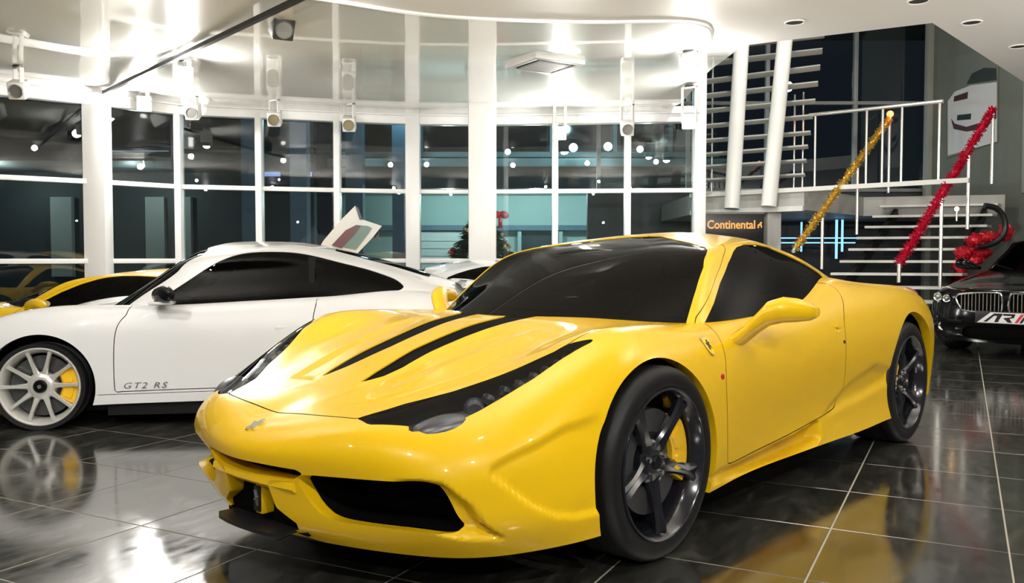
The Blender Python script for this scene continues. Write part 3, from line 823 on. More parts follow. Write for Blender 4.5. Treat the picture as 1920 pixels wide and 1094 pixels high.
    # ---- wheels
    for q in (-1, 1):
        make_wheel(car, (-.015, q * .942, .34), q, .34, .245, .264, 'five', MATS['rim_black'], MATS['caliper'], MATS['black_gloss'], .12, spin=.95)
        make_wheel(car, (2.60, q * .945, .345), q, .345, .30, .266, 'five', MATS['rim_black'], MATS['caliper'], MATS['black_gloss'], PI - .3, spin=.6)
    return car

build_hero()

# ------------------------------------------------------------------ other cars
def white_coupe_nets():
    B = [
    [(-.78,0,.13),(-.82,0,.25),(-.83,0,.36),(-.81,0,.45),(-.77,0,.52),(-.70,0,.555),(-.62,0,.58),(-.52,0,.605)],
    [(-.72,.42,.13),(-.76,.43,.25),(-.77,.43,.36),(-.75,.42,.46),(-.70,.40,.53),(-.62,.34,.57),(-.54,.22,.592),(-.46,0,.615)],
    [(-.55,.70,.13),(-.58,.72,.25),(-.58,.72,.38),(-.56,.71,.50),(-.52,.67,.59),(-.48,.56,.60),(-.42,.35,.60),(-.36,0,.635)],
    [(-.33,.80,.14),(-.33,.81,.26),(-.33,.81,.40),(-.33,.80,.53),(-.33,.75,.645),(-.33,.63,.665),(-.3,.40,.62),(-.27,0,.645)],
    [(-.1,.82,.14),(-.1,.835,.28),(-.1,.835,.44),(-.1,.82,.58),(-.1,.77,.69),(-.1,.66,.732),(-.1,.42,.665),(-.1,0,.675)],
    [(.15,.82,.14),(.15,.835,.28),(.15,.835,.45),(.15,.825,.60),(.15,.785,.705),(.15,.69,.762),(.15,.45,.71),(.15,0,.71)],
    [(.4,.82,.15),(.4,.83,.28),(.4,.828,.45),(.4,.82,.60),(.4,.79,.70),(.4,.73,.757),(.4,.5,.745),(.4,0,.75)],
    [(.8,.815,.155),(.8,.822,.28),(.8,.825,.45),(.8,.82,.59),(.8,.795,.69),(.8,.745,.755),(.8,.5,.77),(.8,0,.78)],
    [(1.25,.815,.16),(1.25,.822,.28),(1.25,.828,.45),(1.25,.825,.60),(1.25,.80,.705),(1.25,.75,.778),(1.25,.5,.80),(1.25,0,.80)],
    [(1.7,.83,.16),(1.7,.845,.29),(1.7,.855,.45),(1.7,.85,.61),(1.7,.82,.72),(1.7,.755,.80),(1.7,.5,.82),(1.7,0,.82)],
    [(2.1,.84,.17),(2.1,.865,.30),(2.1,.875,.46),(2.1,.87,.62),(2.1,.835,.735),(2.1,.76,.82),(2.1,.55,.87),(2.1,0,.90)],
    [(2.45,.84,.18),(2.45,.87,.31),(2.45,.88,.47),(2.45,.87,.62),(2.45,.83,.73),(2.45,.74,.80),(2.45,.5,.83),(2.45,0,.85)],
    [(2.85,.80,.22),(2.85,.83,.33),(2.85,.84,.48),(2.85,.83,.61),(2.83,.79,.70),(2.8,.68,.75),(2.75,.45,.765),(2.7,0,.77)],
    [(3.05,.6,.27),(3.12,.62,.38),(3.13,.62,.5),(3.1,.61,.6),(3.05,.58,.67),(3.0,.5,.71),(2.95,.3,.73),(2.9,0,.74)],
    [(3.15,0,.27),(3.23,0,.38),(3.24,0,.5),(3.2,0,.6),(3.15,0,.67),(3.1,0,.70),(3.05,0,.715),(3.0,0,.725)]]
    K = [
    [(.18,0,.69),(.40,0,.83),(.62,0,.985),(.85,0,1.125),(1.0,0,1.16)],
    [(.22,.35,.69),(.43,.33,.83),(.64,.29,.98),(.87,.25,1.118),(1.1,0,1.17)],
    [(.36,.63,.69),(.53,.59,.83),(.72,.53,.97),(.93,.46,1.097),(1.25,0,1.176)],
    [(.50,.735,.70),(.68,.69,.83),(.88,.62,.97),(1.08,.53,1.095),(1.40,0,1.174)],
    [(1.0,.755,.72),(1.08,.70,.86),(1.17,.63,.99),(1.27,.53,1.115),(1.55,0,1.16)],
    [(1.5,.765,.75),(1.5,.71,.88),(1.5,.635,1.0),(1.5,.53,1.105),(1.72,0,1.13)],
    [(1.9,.76,.78),(1.85,.70,.90),(1.80,.62,.99),(1.76,.50,1.06),(1.92,0,1.09)],
    [(2.25,.74,.79),(2.2,.67,.88),(2.12,.58,.95),(2.05,.46,1.00),(2.15,0,1.03)],
    [(2.6,.62,.76),(2.5,.55,.83),(2.42,.47,.88),(2.38,.36,.91),(2.42,0,.945)],
    [(2.85,.4,.72),(2.78,.34,.78),(2.72,.28,.81),(2.68,.2,.835),(2.66,0,.86)],
    [(2.95,0,.71),(2.88,0,.77),(2.82,0,.80),(2.76,0,.825),(2.70,0,.85)]]
    return np.array(B, float), np.array(K, float)

def build_skin(net, nu, nv, sym=((True, True), (False, True))):
    S, N = bs_eval(bs_fit(net, sym=sym), nu, nv)
    s = 1. if N[S.shape[0] // 2, S.shape[1] // 3, 1] > 0 else -1.
    N = N * s
    L = np.linalg.norm(N, axis=2, keepdims=True)
    N = np.where(L < .5, np.array([0, 0, 1.]), N)
    return Skin(S, N, flip=s < 0), S, N

def build_white_coupe():
    RZ = ROOM + math.radians(8.5)
    ex = np.array([math.cos(RZ), math.sin(RZ), 0]); ey = np.array([-math.sin(RZ), math.cos(RZ), 0])
    car = empty('rear_engined_coupe', W(XD(68, 5.28), 5.28) + ey * .835, RZ, 'white rear-engined sports coupe with silver wheels and dark windows, standing behind the yellow car', 'car')
    B, K = white_coupe_nets(); Wh = MATS['paint_white']
    sk, S, N = build_skin(B, 14, 12)
    circ = lambda cx, cz, r: np.hypot(sk.V[:, 0] - cx, sk.V[:, 2] - cz) - r
    low = lambda c: c[1] > .5 and c[2] < .66
    sk.cut(circ(0, .262, .325), 'arch', where=low); sk.cut(circ(2.25, .27, .335), 'arch', where=low)
    sc = smooth_poly([(1.675, .665), (1.70, .69), (1.80, .712), (1.96, .715), (1.95, .70), (1.80, .66), (1.70, .645)], 3)
    fl = lambda c: c[1] > .6
    sk.cut(sdf_poly(sk.proj((0, 2)), sc), 'scoop', where=fl)
    door = smooth_poly([(.436, .235), (.434, .50), (.452, .63), (.50, .70), (.60, .80), (1.2, .84), (1.62, .84), (1.64, .70), (1.60, .50), (1.53, .30), (1.48, .242), (1.2, .238), (.8, .234), (.46, .228)], 3)
    sk.groove(lambda v: sdf_poly(v[:, [0, 2]], door), .0026, where=lambda c: c[1] > .6 and .2 < c[0] < 1.9)
    sk.cut(sdf_poly(sk.proj((0, 2)), door), 'door', where=lambda c: c[1] > .6 and .2 < c[0] < 1.9)
    sk.groove(lambda v: v[:, 2] - (.206 + .012 * v[:, 0]), .0018, where=lambda c: c[1] > .7 and .33 < c[0] < 1.95)
    body = with_rim(sk.take(('body',)), .04, lambda v: v[1] > .6 and (abs(math.hypot(v[0], v[2] - .262) - .325) < .004 or abs(math.hypot(v[0] - 2.25, v[2] - .27) - .335) < .004), vec=(0, -1, 0))
    mesh_obj('body_shell', both(body), Wh, car)
    d = sk.take(('door',)); V, F, Nn = sk.take(('scoop',))
    doors = {}
    for q in (-1, 1):
        m = (lambda p: p if q > 0 else mirror_part(p))
        doors[q] = mesh_obj('door', m(d), Wh, car)
        o = mesh_obj('air_scoop', m((V - Nn * .02, F, Nn)), MATS['black_satin'], car); o['label'] = 'black air scoop behind the door'
    sh = Skin(S - N * .03, N, flip=False)
    for cx, cz, r in ((0, .262, .335), (2.25, .27, .345)):
        sh.cut(np.hypot(sh.V[:, 0] - cx, sh.V[:, 2] - cz) - r, 'x', where=low)
    mesh_obj('inner_shell', both(sh.take(('body',))), MATS['black_matt'], car)
    mesh_obj('underbody', box(-.65, 3.0, -.52, .52, .065, .17), MATS['black_matt'], car, False)
    mesh_obj('side_skirt', box(.38, 1.86, -.78, .78, .075, .165), MATS['black_matt'], car, False)
    for cx, cz, r in ((0, .262, .34), (2.25, .27, .35)):
        for q in (1, -1):
            a = np.linspace(-.4, PI + .4, 21)
            Vv = [(cx + r * math.cos(t), q * y, cz + r * math.sin(t)) for t in a for y in (.45, .76)] + [(cx, q * .46, cz)]
            Ff = [(2 * i, 2 * i + 1, 2 * i + 3, 2 * i + 2) for i in range(20)] + [(2 * i, 2 * i + 2, 42) for i in range(20)]
            mesh_obj('wheel_house', (Vv, Ff), MATS['black_matt'], car)
    # cabin
    kc, KS, KN = build_skin(K, 14, 14)
    ws = [(-.1, .5), (.8, .5), (.71, .70), (.652, .83), (.588, .97), (.52, 1.075), (.40, 1.105), (.25, 1.122), (0, 1.13), (-.1, 1.13)]
    kc.cut(sdf_poly(kc.proj((1, 2)), ws), 'windscreen', where=lambda c: c[0] < 1.05)
    sw = smooth_poly([(.575, .752), (.80, .754), (.99, .760), (1.33, .783), (1.67, .802), (2.01, .818), (2.165, .836), (2.212, .862), (2.19, .892), (2.137, .924), (1.978, .979), (1.80, 1.025), (1.63, 1.069), (1.49, 1.092), (1.32, 1.097), (1.17, 1.084), (1.06, 1.046), (.95, .985), (.80, .878), (.62, .757)], 3)
    kc.cut(sdf_poly(kc.proj((0, 2)), sw), 'side_window', where=lambda c: c[1] > .4)
    rw = [(1.75, -.1), (1.75, .30), (2.0, .36), (2.40, .30), (2.45, -.1)]
    kc.cut(sdf_poly(kc.proj((0, 1)), rw), 'rear_window', where=lambda c: c[2] > .85)
    mesh_obj('roof', both(with_rim(kc.take(('body',)), .012, lambda v: v[2] > .74)), Wh, car)
    G = MATS['car_glass']; sink = lambda p: (p[0] - p[2] * .004, p[1], p[2])
    mesh_obj('windscreen', both(sink(kc.take(('windscreen',)))), G, car)
    swp = sink(kc.take(('side_window',)))
    for q in (1, -1): mesh_obj('side_window', swp if q > 0 else mirror_part(swp), G, car)
    mesh_obj('rear_window', both(sink(kc.take(('rear_window',)))), G, car)
    for q in (-1, 1): mesh_obj('window_pillar', box(1.60, 1.64, q * .68 - .02, q * .68 + .02, .79, 1.06), MATS['black_matt'], car, False)
    mesh_obj('cabin_floor', box(.3, 2.2, -.62, .62, .2, .3), MATS['black_matt'], car, False)
    mesh_obj('dashboard', box(.45, .75, -.58, .58, .5, .76, .04), MATS['seat_black'], car)
    for q in (1, -1):
        prof = [(.95, .32), (1.35, .28), (1.58, .75), (1.62, .98), (1.53, .99), (1.44, .75), (1.28, .42), (.95, .44)]
        mesh_obj('seat', recalc(tf(prism(prof, -.2, .2, 'y'), (0, q * .33, 0))), MATS['seat_black'], car)
    # mirrors, lamps, wing
    for q in (-1, 1):
        path = [((.70, .74, .775), .03, .012), ((.70, .80, .785), .03, .014), ((.72, .85, .825), .055, .05), ((.76, .92, .832), .058, .054), ((.79, .965, .83), .04, .038), ((.80, .985, .83), .015, .015)]
        secs = [[(x + rx * math.cos(a), q * y, z + rz * math.sin(a)) for a in np.linspace(0, 2 * PI, 16, endpoint=False)] for (x, y, z), rx, rz in path]
        mi = mesh_obj('door_mirror', loft(secs), MATS['black_gloss'], car)
        mesh_obj('mirror_foot', box(.66, .80, q * .86 - .06, q * .86 + .06, .768, .786, .006), Wh, mi)
        mesh_obj('headlamp', ball((-.44, q * .58, .585), (.12, .10, .085), 20, 12), MATS['lens_grey'], car)
        mesh_obj('tail_lamp', ball((3.0, q * .62, .62), (.11, .12, .05), 16, 10), MATS['lens_red'], car)
        mesh_obj('wing_stay', box(2.66, 2.80, q * .42 - .012, q * .42 + .012, .74, .86), Wh, car)
        # side script and door handle
        t = text_mesh('GT2 RS', .085, .001, .3, spacing=1.25)
        o = mesh_obj('side_script', t, mat('script_grey', (.10, .10, .11), .4), doors[q], False); o.location = (.61, q * .8265, .262)
        o.rotation_euler = (PI / 2 + (0 if q < 0 else 0), 0, 0 if q < 0 else PI); o.scale = (.80, .62, 1)
        mesh_obj('door_handle', box(1.40, 1.56, q * .826 - .008, q * .826 + .008, .60, .625, .005), Wh, doors[q])
    secs = []
    for y in np.linspace(-.72, .72, 13):
        z = .885 - .02 * abs(y / .72) ** 4
        secs.append([(2.60, y, z - .01), (2.62, y, z + .010), (2.74, y, z + .006), (2.88, y, z - .012), (2.88, y, z - .020), (2.72, y, z - .010)])
    mesh_obj('rear_wing', loft(secs), Wh, car)
    for q in (-1, 1):
        make_wheel(car, (.0, q * .832, .268), q, .268, .20, .238, 'ten', MATS['rim_silver'], MATS['caliper'], MATS['black_gloss'], .05, spin=PI / 2 + .02)
        make_wheel(car, (2.25, q * .868, .278), q, .278, .26, .238, 'ten', MATS['rim_silver'], MATS['caliper'], MATS['black_gloss'], PI - .1, spin=.4)
    return car
build_white_coupe()

# ------------------------------------------------------------------ room
mat('white_paint', (.80, .80, .78), .35)
mat('white_frame', (.82, .82, .81), .3, spec=.5)
mat('soffit_white', (.86, .84, .80), .5)
mat('dark_metal', (.03, .03, .032), .4, metal=.6)
mat('lamp_housing', (.75, .74, .70), .35)
mat('grey_green', (.16, .17, .14), .6)
mat('slab_grey', (.42, .42, .39), .5)
mat('night_asphalt', (.03, .032, .035), .8)
mat('lamp_glow', (1, 1, 1), .5, emit=(1, .97, .92), emit_s=60)
glass_mat('window_glass', (.82, .88, .88), 1., 1.55)
mat('stretch_film', (.88, .88, .82), .30, coat=1., coat_rough=.03, ior=1.5)
MATS['stretch_film'].node_tree.nodes['Principled BSDF'].inputs['Coat IOR'].default_value = 1.75

# floor: dark slate tiles, 605 mm grid turned 14.2 degrees
def floor_materials():
    m = mat('slate_tile', (.06, .06, .055), .10, spec=.5, ior=3.8)
    t, n, l, b = nodes(m)
    tc = n.new('ShaderNodeTexCoord'); oi = n.new('ShaderNodeObjectInfo'); ad = n.new('ShaderNodeVectorMath'); ad.operation = 'ADD'
    mu = n.new('ShaderNodeVectorMath'); mu.operation = 'SCALE'; mu.inputs['Scale'].default_value = 37.
    cb = n.new('ShaderNodeCombineXYZ')
    for k in range(3): l.new(oi.outputs['Random'], cb.inputs[k])
    l.new(cb.outputs[0], mu.inputs[0]); l.new(tc.outputs['Object'], ad.inputs[0]); l.new(mu.outputs[0], ad.inputs[1])
    mp = n.new('ShaderNodeMapping'); mp.inputs['Scale'].default_value = (1., 2.4, 1.); l.new(ad.outputs[0], mp.inputs[0])
    n1 = n.new('ShaderNodeTexNoise'); n1.inputs['Scale'].default_value = 3.4; n1.inputs['Detail'].default_value = 9; n1.inputs['Roughness'].default_value = .68; n1.inputs['Distortion'].default_value = .9
    l.new(mp.outputs[0], n1.inputs['Vector'])
    cr = n.new('ShaderNodeValToRGB'); e = cr.color_ramp.elements
    e[0].position = .30; e[0].color = (.010, .0105, .009, 1); e[1].position = .74; e[1].color = (.10, .098, .084, 1)
    x = e.new(.52); x.color = (.032, .032, .027, 1)
    l.new(n1.outputs['Fac'], cr.inputs['Fac']); l.new(cr.outputs['Color'], b.inputs['Base Color'])
    n2 = n.new('ShaderNodeTexNoise'); n2.inputs['Scale'].default_value = 9; n2.inputs['Detail'].default_value = 5; l.new(mp.outputs[0], n2.inputs['Vector'])
    mr = n.new('ShaderNodeMapRange'); mr.inputs['From Min'].default_value = .3; mr.inputs['From Max'].default_value = .7; mr.inputs['To Min'].default_value = .08; mr.inputs['To Max'].default_value = .15
    l.new(n2.outputs['Fac'], mr.inputs['Value']); l.new(mr.outputs[0], b.inputs['Roughness'])
    bp = n.new('ShaderNodeBump'); bp.inputs['Strength'].default_value = .03; bp.inputs['Distance'].default_value = .004
    l.new(n1.outputs['Fac'], bp.inputs['Height']); l.new(bp.outputs['Normal'], b.inputs['Normal'])
    mat('grout', (.42, .39, .33), .8, spec=.15)
floor_materials()

def build_floor():
    a = math.radians(14.2); T = np.array([math.cos(a), math.sin(a)]); Nn = np.array([-math.sin(a), math.cos(a)]); S = .605
    ot, on_ = .40, -1.369
    fl = mesh_obj('floor', ([(-16, -16, -.02), (22, -16, -.02), (22, 22, -.02), (-16, 22, -.02), (-16, -16, -.0025), (22, -16, -.0025), (22, 22, -.0025), (-16, 22, -.0025)],
                  [(0, 3, 2, 1), (4, 5, 6, 7), (0, 1, 5, 4), (1, 2, 6, 5), (2, 3, 7, 6), (3, 0, 4, 7)]), MATS['grout'], None, False)
    tag(fl, 'dark polished slate tile floor with pale joints', None, None, 'structure')
    h = S / 2 - .0035
    tp = ([(-h, -h, -.01), (h, -h, -.01), (h, h, -.01), (-h, h, -.01), (-h, -h, -.0008), (h, -h, -.0008), (h, h, -.0008), (-h, h, -.0008), (-h + .0008, -h + .0008, 0), (h - .0008, -h + .0008, 0), (h - .0008, h - .0008, 0), (-h + .0008, h - .0008, 0)],
          [(0, 1, 5, 4), (1, 2, 6, 5), (2, 3, 7, 6), (3, 0, 4, 7), (4, 5, 9, 8), (5, 6, 10, 9), (6, 7, 11, 10), (7, 4, 8, 11), (8, 9, 10, 11)])
    first = mesh_obj('tile', tp, MATS['slate_tile'], fl, False)
    cells = []
    for i in range(-26, 40):
        for j in range(-30, 40):
            c = T * (ot + (i + .5) * S) + Nn * (on_ + (j + .5) * S)
            r = np.array([c[0], c[1], 0]) - CAM * [1, 1, 0]
            X, d = r @ RH, r @ FH
            if d < -4 or d > 16.5 or abs(X) > 9.5: continue
            vis = d > .9 and abs(X) < d * .62 + .6
            cells.append((0 if vis else 1, d if vis else abs(d) + 5, c))
    cells.sort(key=lambda t: (t[0], t[1]))
    rest = []
    for k, (v, d, c) in enumerate(cells):
        if k < 299:
            o = first if k == 0 else first.copy()
            if k: COL.objects.link(o); o.parent = fl
            o.location = (c[0], c[1], 0); o.rotation_euler = (0, 0, a)
        else: rest.append(c)
    V = []; F = []; co, si = math.cos(a), math.sin(a)
    for c in rest:
        o = len(V)
        V += [(c[0] + x * co - y * si, c[1] + x * si + y * co, z) for x, y, z in tp[0][4:]]
        F += [tuple(i - 4 + o for i in f) for f in tp[1][4:]]
    mesh_obj('far_tiles', (V, F), MATS['slate_tile'], fl, False, kind='stuff')
build_floor()

# glazed wall: posts given by the direction they stand in and their distance
POST = [(-8.2, 8.6), (XD(188, 10.95), 10.95), (XD(340, 11.7), 11.7), (XD(490, 12.0), 12.0), (XD(635, 12.3), 12.3), (XD(776, 12.55), 12.55), (XD(905, 12.6), 12.6), (XD(1040, 12.5), 12.5), (XD(1175, 12.4), 12.4), (XD(1308, 12.3), 12.3)]
ZT = (.04, 1.012, 2.0, 2.95)
def wbox(X, d, w, t, z0, z1, ang, name, m, parent=None, bev=.006):
    o = mesh_obj(name, box(-w / 2, w / 2, -t / 2, t / 2, 0, z1 - z0, bev), m, parent)
    if parent is None: o.location = W(X, d, z0); o.rotation_euler = (0, 0, ROOM + ang)
    return o
def build_glazing():
    Fm = MATS['white_frame']
    n = 0
    for k in range(len(POST) - 1):
        (xa, da), (xb, db) = POST[k], POST[k + 1]
        L = math.hypot(xb - xa, db - da); ang = math.atan2(db - da, xb - xa)
        n += 1
        w = empty('window_%d' % n, W((xa + xb) / 2, (da + db) / 2, 0), ROOM + ang); w['kind'] = 'structure'
        h = L / 2
        for j in range(3):
            mesh_obj('pane', box(-h + .02, h - .02, -.006, .006, ZT[j] + .02, ZT[j + 1] - .02), MATS['window_glass'], w, False)
        for j in range(1, 3):
            mesh_obj('transom', box(-h, h, -.05, .04, ZT[j] - .03, ZT[j] + .03, .004), Fm, w)
        mesh_obj('sill', box(-h, h, -.07, .06, 0, .06, .004), Fm, w)
        mesh_obj('header', box(-h, h, -.10, .08, ZT[3], 3.165, .004), Fm, w)
        mesh_obj('header_ledge', box(-h, h, -.15, -.095, 3.06, 3.085, .004), Fm, w)
        if k == 0:
            for q in (-.15,): mesh_obj('mullion', box(q * L - .035, q * L + .035, -.05, .04, .04, 2.95, .004), Fm, w)
    for k, (X, d) in enumerate(POST):
        wd_, hz = {0: (.3, 3.17), 1: (.27, 3.17), 5: (.20, 3.17), 9: (.16, 5.2)}.get(k, (.085, 3.17))
        o = wbox(X, d - .02, wd_, .16 if wd_ < .1 else .22, 0, hz, 0, 'trim_%d' % (k + 1), Fm); o['kind'] = 'structure'
    c = wbox(XD(905, 11.9), 11.9, .37, .37, 0, 3.16, 0, 'round_edged_column', MATS['white_paint'], bev=.03)
    tag(c, 'broad white square column in front of the window wall, tree beside it', 'column')
build_glazing()

def dwall(X):
    xs = [p[0] for p in POST]; ds = [p[1] for p in POST]
    return np.interp(X, xs, ds)
def build_ceiling():
    xs = np.linspace(-8.2, 2.26, 60); us = np.concatenate([np.linspace(0, 5.5, 70), np.linspace(5.7, 16, 10)])
    V = []; F = []
    for x in xs:
        for u in us:
            d = dwall(x) - u
            z = 3.165 - .045 * math.sin(2 * PI * u / 2.9) * min(1, u / .4) * max(0, 1 - u / 6)
            V.append(tuple(W(x, d, z)))
    m = len(us)
    for i in range(len(xs) - 1):
        for j in range(m - 1):
            a = i * m + j; F.append((a, a + 1, a + m + 1, a + m))
    tag(mesh_obj('ceiling', (V, F), MATS['stretch_film'], None), 'glossy pale stretch ceiling reflecting the window bars', None, None, 'structure')
    # lower white ring and soffit
    arc = [(-4.9, 1.0), (-4.6, 3.2), (-3.9, 4.9), (-2.9, 6.1), (-2.1, 6.68), (-1.4, 7.06), (-.79, 7.42), (-.14, 7.60), (.66, 7.68), (1.30, 7.66), (1.62, 7.72), (1.80, 8.0), (1.93, 8.73)]
    arc = [tuple(p) for p in smooth_poly(arc, 6, closed=False)]
    out = arc + [(3.69, 7.74), (6.17, 10.5), (8.6, 13.2), (10.5, 13.2), (10.5, -4.2), (-4.9, -4.2)]
    P = [tuple(W(x, d)[:2]) for x, d in out]
    o = mesh_obj('ceiling_soffit', recalc(prism(P, 3.115, 3.40)), MATS['soffit_white'], None, angle=.5); o['kind'] = 'structure'; o.name = 'trim_20'
    rim = mesh_obj('trim_21', tube([tuple(W(x, d, 3.112)) for x, d in arc], .022, 8), MATS['white_frame']); rim['kind'] = 'structure'
    # walls out of the picture that close the room
    for nm, (x0, d0), (x1, d1) in (('wall_back', (-8.2, -4.2), (10.5, -4.2)), ('wall_left', (-8.2, 8.6), (-8.2, -4.2)), ('wall_right', (10.5, -4.2), (10.5, 13.2))):
        a = W(x0, d0); b = W(x1, d1)
        v = b - a; nn = np.array([-v[1], v[0], 0]); nn = nn / np.linalg.norm(nn) * .1
        o = mesh_obj(nm, recalc(([tuple(a), tuple(b), tuple(b - nn), tuple(a - nn)] + [tuple(p + [0, 0, 3.3]) for p in (a, b, b - nn, a - nn)], [(0, 1, 2, 3), (4, 7, 6, 5), (0, 4, 5, 1), (1, 5, 6, 2), (2, 6, 7, 3), (3, 7, 4, 0)])), mat('back_wall_grey', (.48, .48, .46), .6), None, False)
        o['kind'] = 'structure'
build_ceiling()

# ------------------------------------------------------------------ ceiling fixtures
def build_fixtures():
    H = MATS['lamp_housing']; DM = MATS['dark_metal']; GL = MATS['lamp_glow']
    # black lighting track across the stretch ceiling, one dark spotlight on it
    a = at(186, 178, z=3.09); b = at(640, -40, z=3.09)
    tr = mesh_obj('lighting_track', bar(tuple(a), tuple(b), .045, .04), DM, None, False)
    tag(tr, 'long black lighting track running over the ceiling to the left column', 'track')
    def spot_head(name, p, aim, m, m_front, label, s=1., group=None, cat='spotlight', lit=False, up=.10):
        e = empty(name, tuple(p), 0, label, cat, group)
        d = Vector(aim) - Vector(p); rz = math.atan2(d.y, d.x); tilt = math.atan2(-d.z, math.hypot(d.x, d.y))
        def R(part): return tf(tf(part, rot=(0, tilt, 0)), rot=(0, 0, rz))
        mesh_obj('housing', R(box(-.10 * s, .09 * s, -.075 * s, .075 * s, -.08 * s, .08 * s, .012 * s)), m, e)
        mesh_obj('lamp_face', R(tf(lathe([(0, 0), (.055 * s, 0), (.062 * s, -.012 * s), (.066 * s, .0)], 20), (.092 * s, 0, 0), (0, 0, PI / 2))), m_front, e)
        mesh_obj('bracket', merge(box(-.02 * s, .02 * s, -.088 * s, -.076 * s, -.01, up, .002), box(-.02 * s, .02 * s, .076 * s, .088 * s, -.01, up, .002), box(-.02 * s, .02 * s, -.088 * s, .088 * s, up - .012, up + .004, .002)), m, e)
        mesh_obj('ceiling_plate', lathe([(0, up + .02), (.05 * s, up + .02), (.05 * s, up), (0, up)], 16, 'z'), DM, e)
        return e
    off = mat('lamp_off', (.35, .35, .33), .2, metal=.6)
    p = at(528, 48, d=7.95); spot_head('track_spotlight', p, W(-.5, 5, 1), mat('spot_dark', (.06, .06, .06), .35, metal=.5), off, 'dark spotlight hanging under the black ceiling track', 1.25, up=.13)
    L = [(35, 168, 9.6, 'white square spotlight above the far left window pane'), (362, 209, 11.35, 'white square spotlight right of the glaring lamp by the left column'),
         (515, 222, 11.6, 'white square spotlight above the third window bay left of the middle post'), (655, 232, 11.9, 'tilted white spotlight beside the wide middle window post'),
         (1176, 240, 11.95, 'white square spotlight on the window header between two glaring lamps')]
    for px, py, d, lab in L:
        p = at(px, py, d=d); p[2] = min(p[2], 3.0)
        spot_head('window_spotlight', p, W(XD(px, d) * .8, d - 5, .9), H, off, lab, 1.15, 'spotlights along the window header', up=3.15 - p[2] - .02 if p[2] > 2.7 else .1)
    lit = [(270, 187, 11.0, 'glaring spotlight right of the left column', 80), (1050, 250, 11.9, 'glaring spotlight over the middle of the right window bays', 46), (1292, 228, 10.7, 'glaring spotlight at the right end of the window wall', 38), (1291, 116, 8.9, 'glaring spotlight high up under the edge of the white ceiling', 50), (345, 46, 9.3, 'glaring spotlight on the ceiling left of the black track', 95)]
    for i, (px, py, d, lab, pw) in enumerate(lit):
        p = at(px, py, d=d); p[2] = min(p[2], 2.98)
        aim = W(XD(px, d) * .5, d - 6, .6)
        spot_head('glaring_spotlight', p, CAM + [0, 0, .2], H, GL, lab, 1.15, 'lit spotlights', lit=True, up=3.13 - p[2])
        dv = (Vector(aim) - Vector(p)).normalized()
        l = bpy.data.lights.new('spotlight_beam', 'POINT'); l.energy = pw; l.shadow_soft_size = .06; l.color = (1, .97, .93)
        o = bpy.data.objects.new('spotlight_beam', l); COL.objects.link(o); o.location = Vector(p) + dv * .2; o.rotation_euler = dv.to_track_quat('-Z', 'Y').to_euler()
    # air-conditioning cassette in the ceiling
    c = at(1021, 122, z=3.13)
    ac = empty('ceiling_cassette', tuple(c), ROOM + .55, 'square grey air conditioner cassette in the ceiling', 'air conditioner', scale=.68)
    mesh_obj('frame', recalc(merge(box(-.46, .46, -.46, -.36, -.03, .05, .008), box(-.46, .46, .36, .46, -.03, .05, .008), box(-.46, -.36, -.37, .37, -.03, .05, .008), box(.36, .46, -.37, .37, -.03, .05, .008))), mat('ac_frame', (.60, .60, .58), .4), ac)
    mesh_obj('grille', box(-.30, .30, -.30, .30, -.035, .03, .006), mat('ac_grille', (.32, .32, .31), .5), ac)
    for k in range(4):
        o = mesh_obj('air_slot', box(-.30, .30, -.355, -.305, -.022, .03), MATS['black_matt'], ac, False); o.rotation_euler = (0, 0, k * PI / 2)
    for k in range(12):
        mesh_obj('slat', box(-.28, .28, -.27 + k * .047, -.25 + k * .047, -.040, -.034), mat('ac_slat', (.42, .42, .41), .5), ac, False)
    # recessed downlights in the soffit (switched off)
    for px, py, lab in ((1490, 42, 'dark recessed downlight left of the soffit corner'), (1822, 42, 'dark recessed downlight right of the soffit corner'), (1910, 87, 'dark recessed downlight at the right edge of the picture'), (1722, 2, 'dark recessed downlight at the top edge above the soffit corner')):
        p = at(px, py, z=3.114)
        e = empty('recessed_downlight', tuple(p), 0, lab, 'downlight', 'downlights in the white soffit')
        mesh_obj('trim_ring', lathe([(.088, .002), (.088, -.006), (.078, -.008), (.070, .0)], 28, 'z'), MATS['soffit_white'], e)
        mesh_obj('cup', lathe([(.072, -.002), (.055, -.0015), (0, -.001)], 24, 'z'), mat('downlight_cup', (.02, .02, .02), .5), e)
build_fixtures()

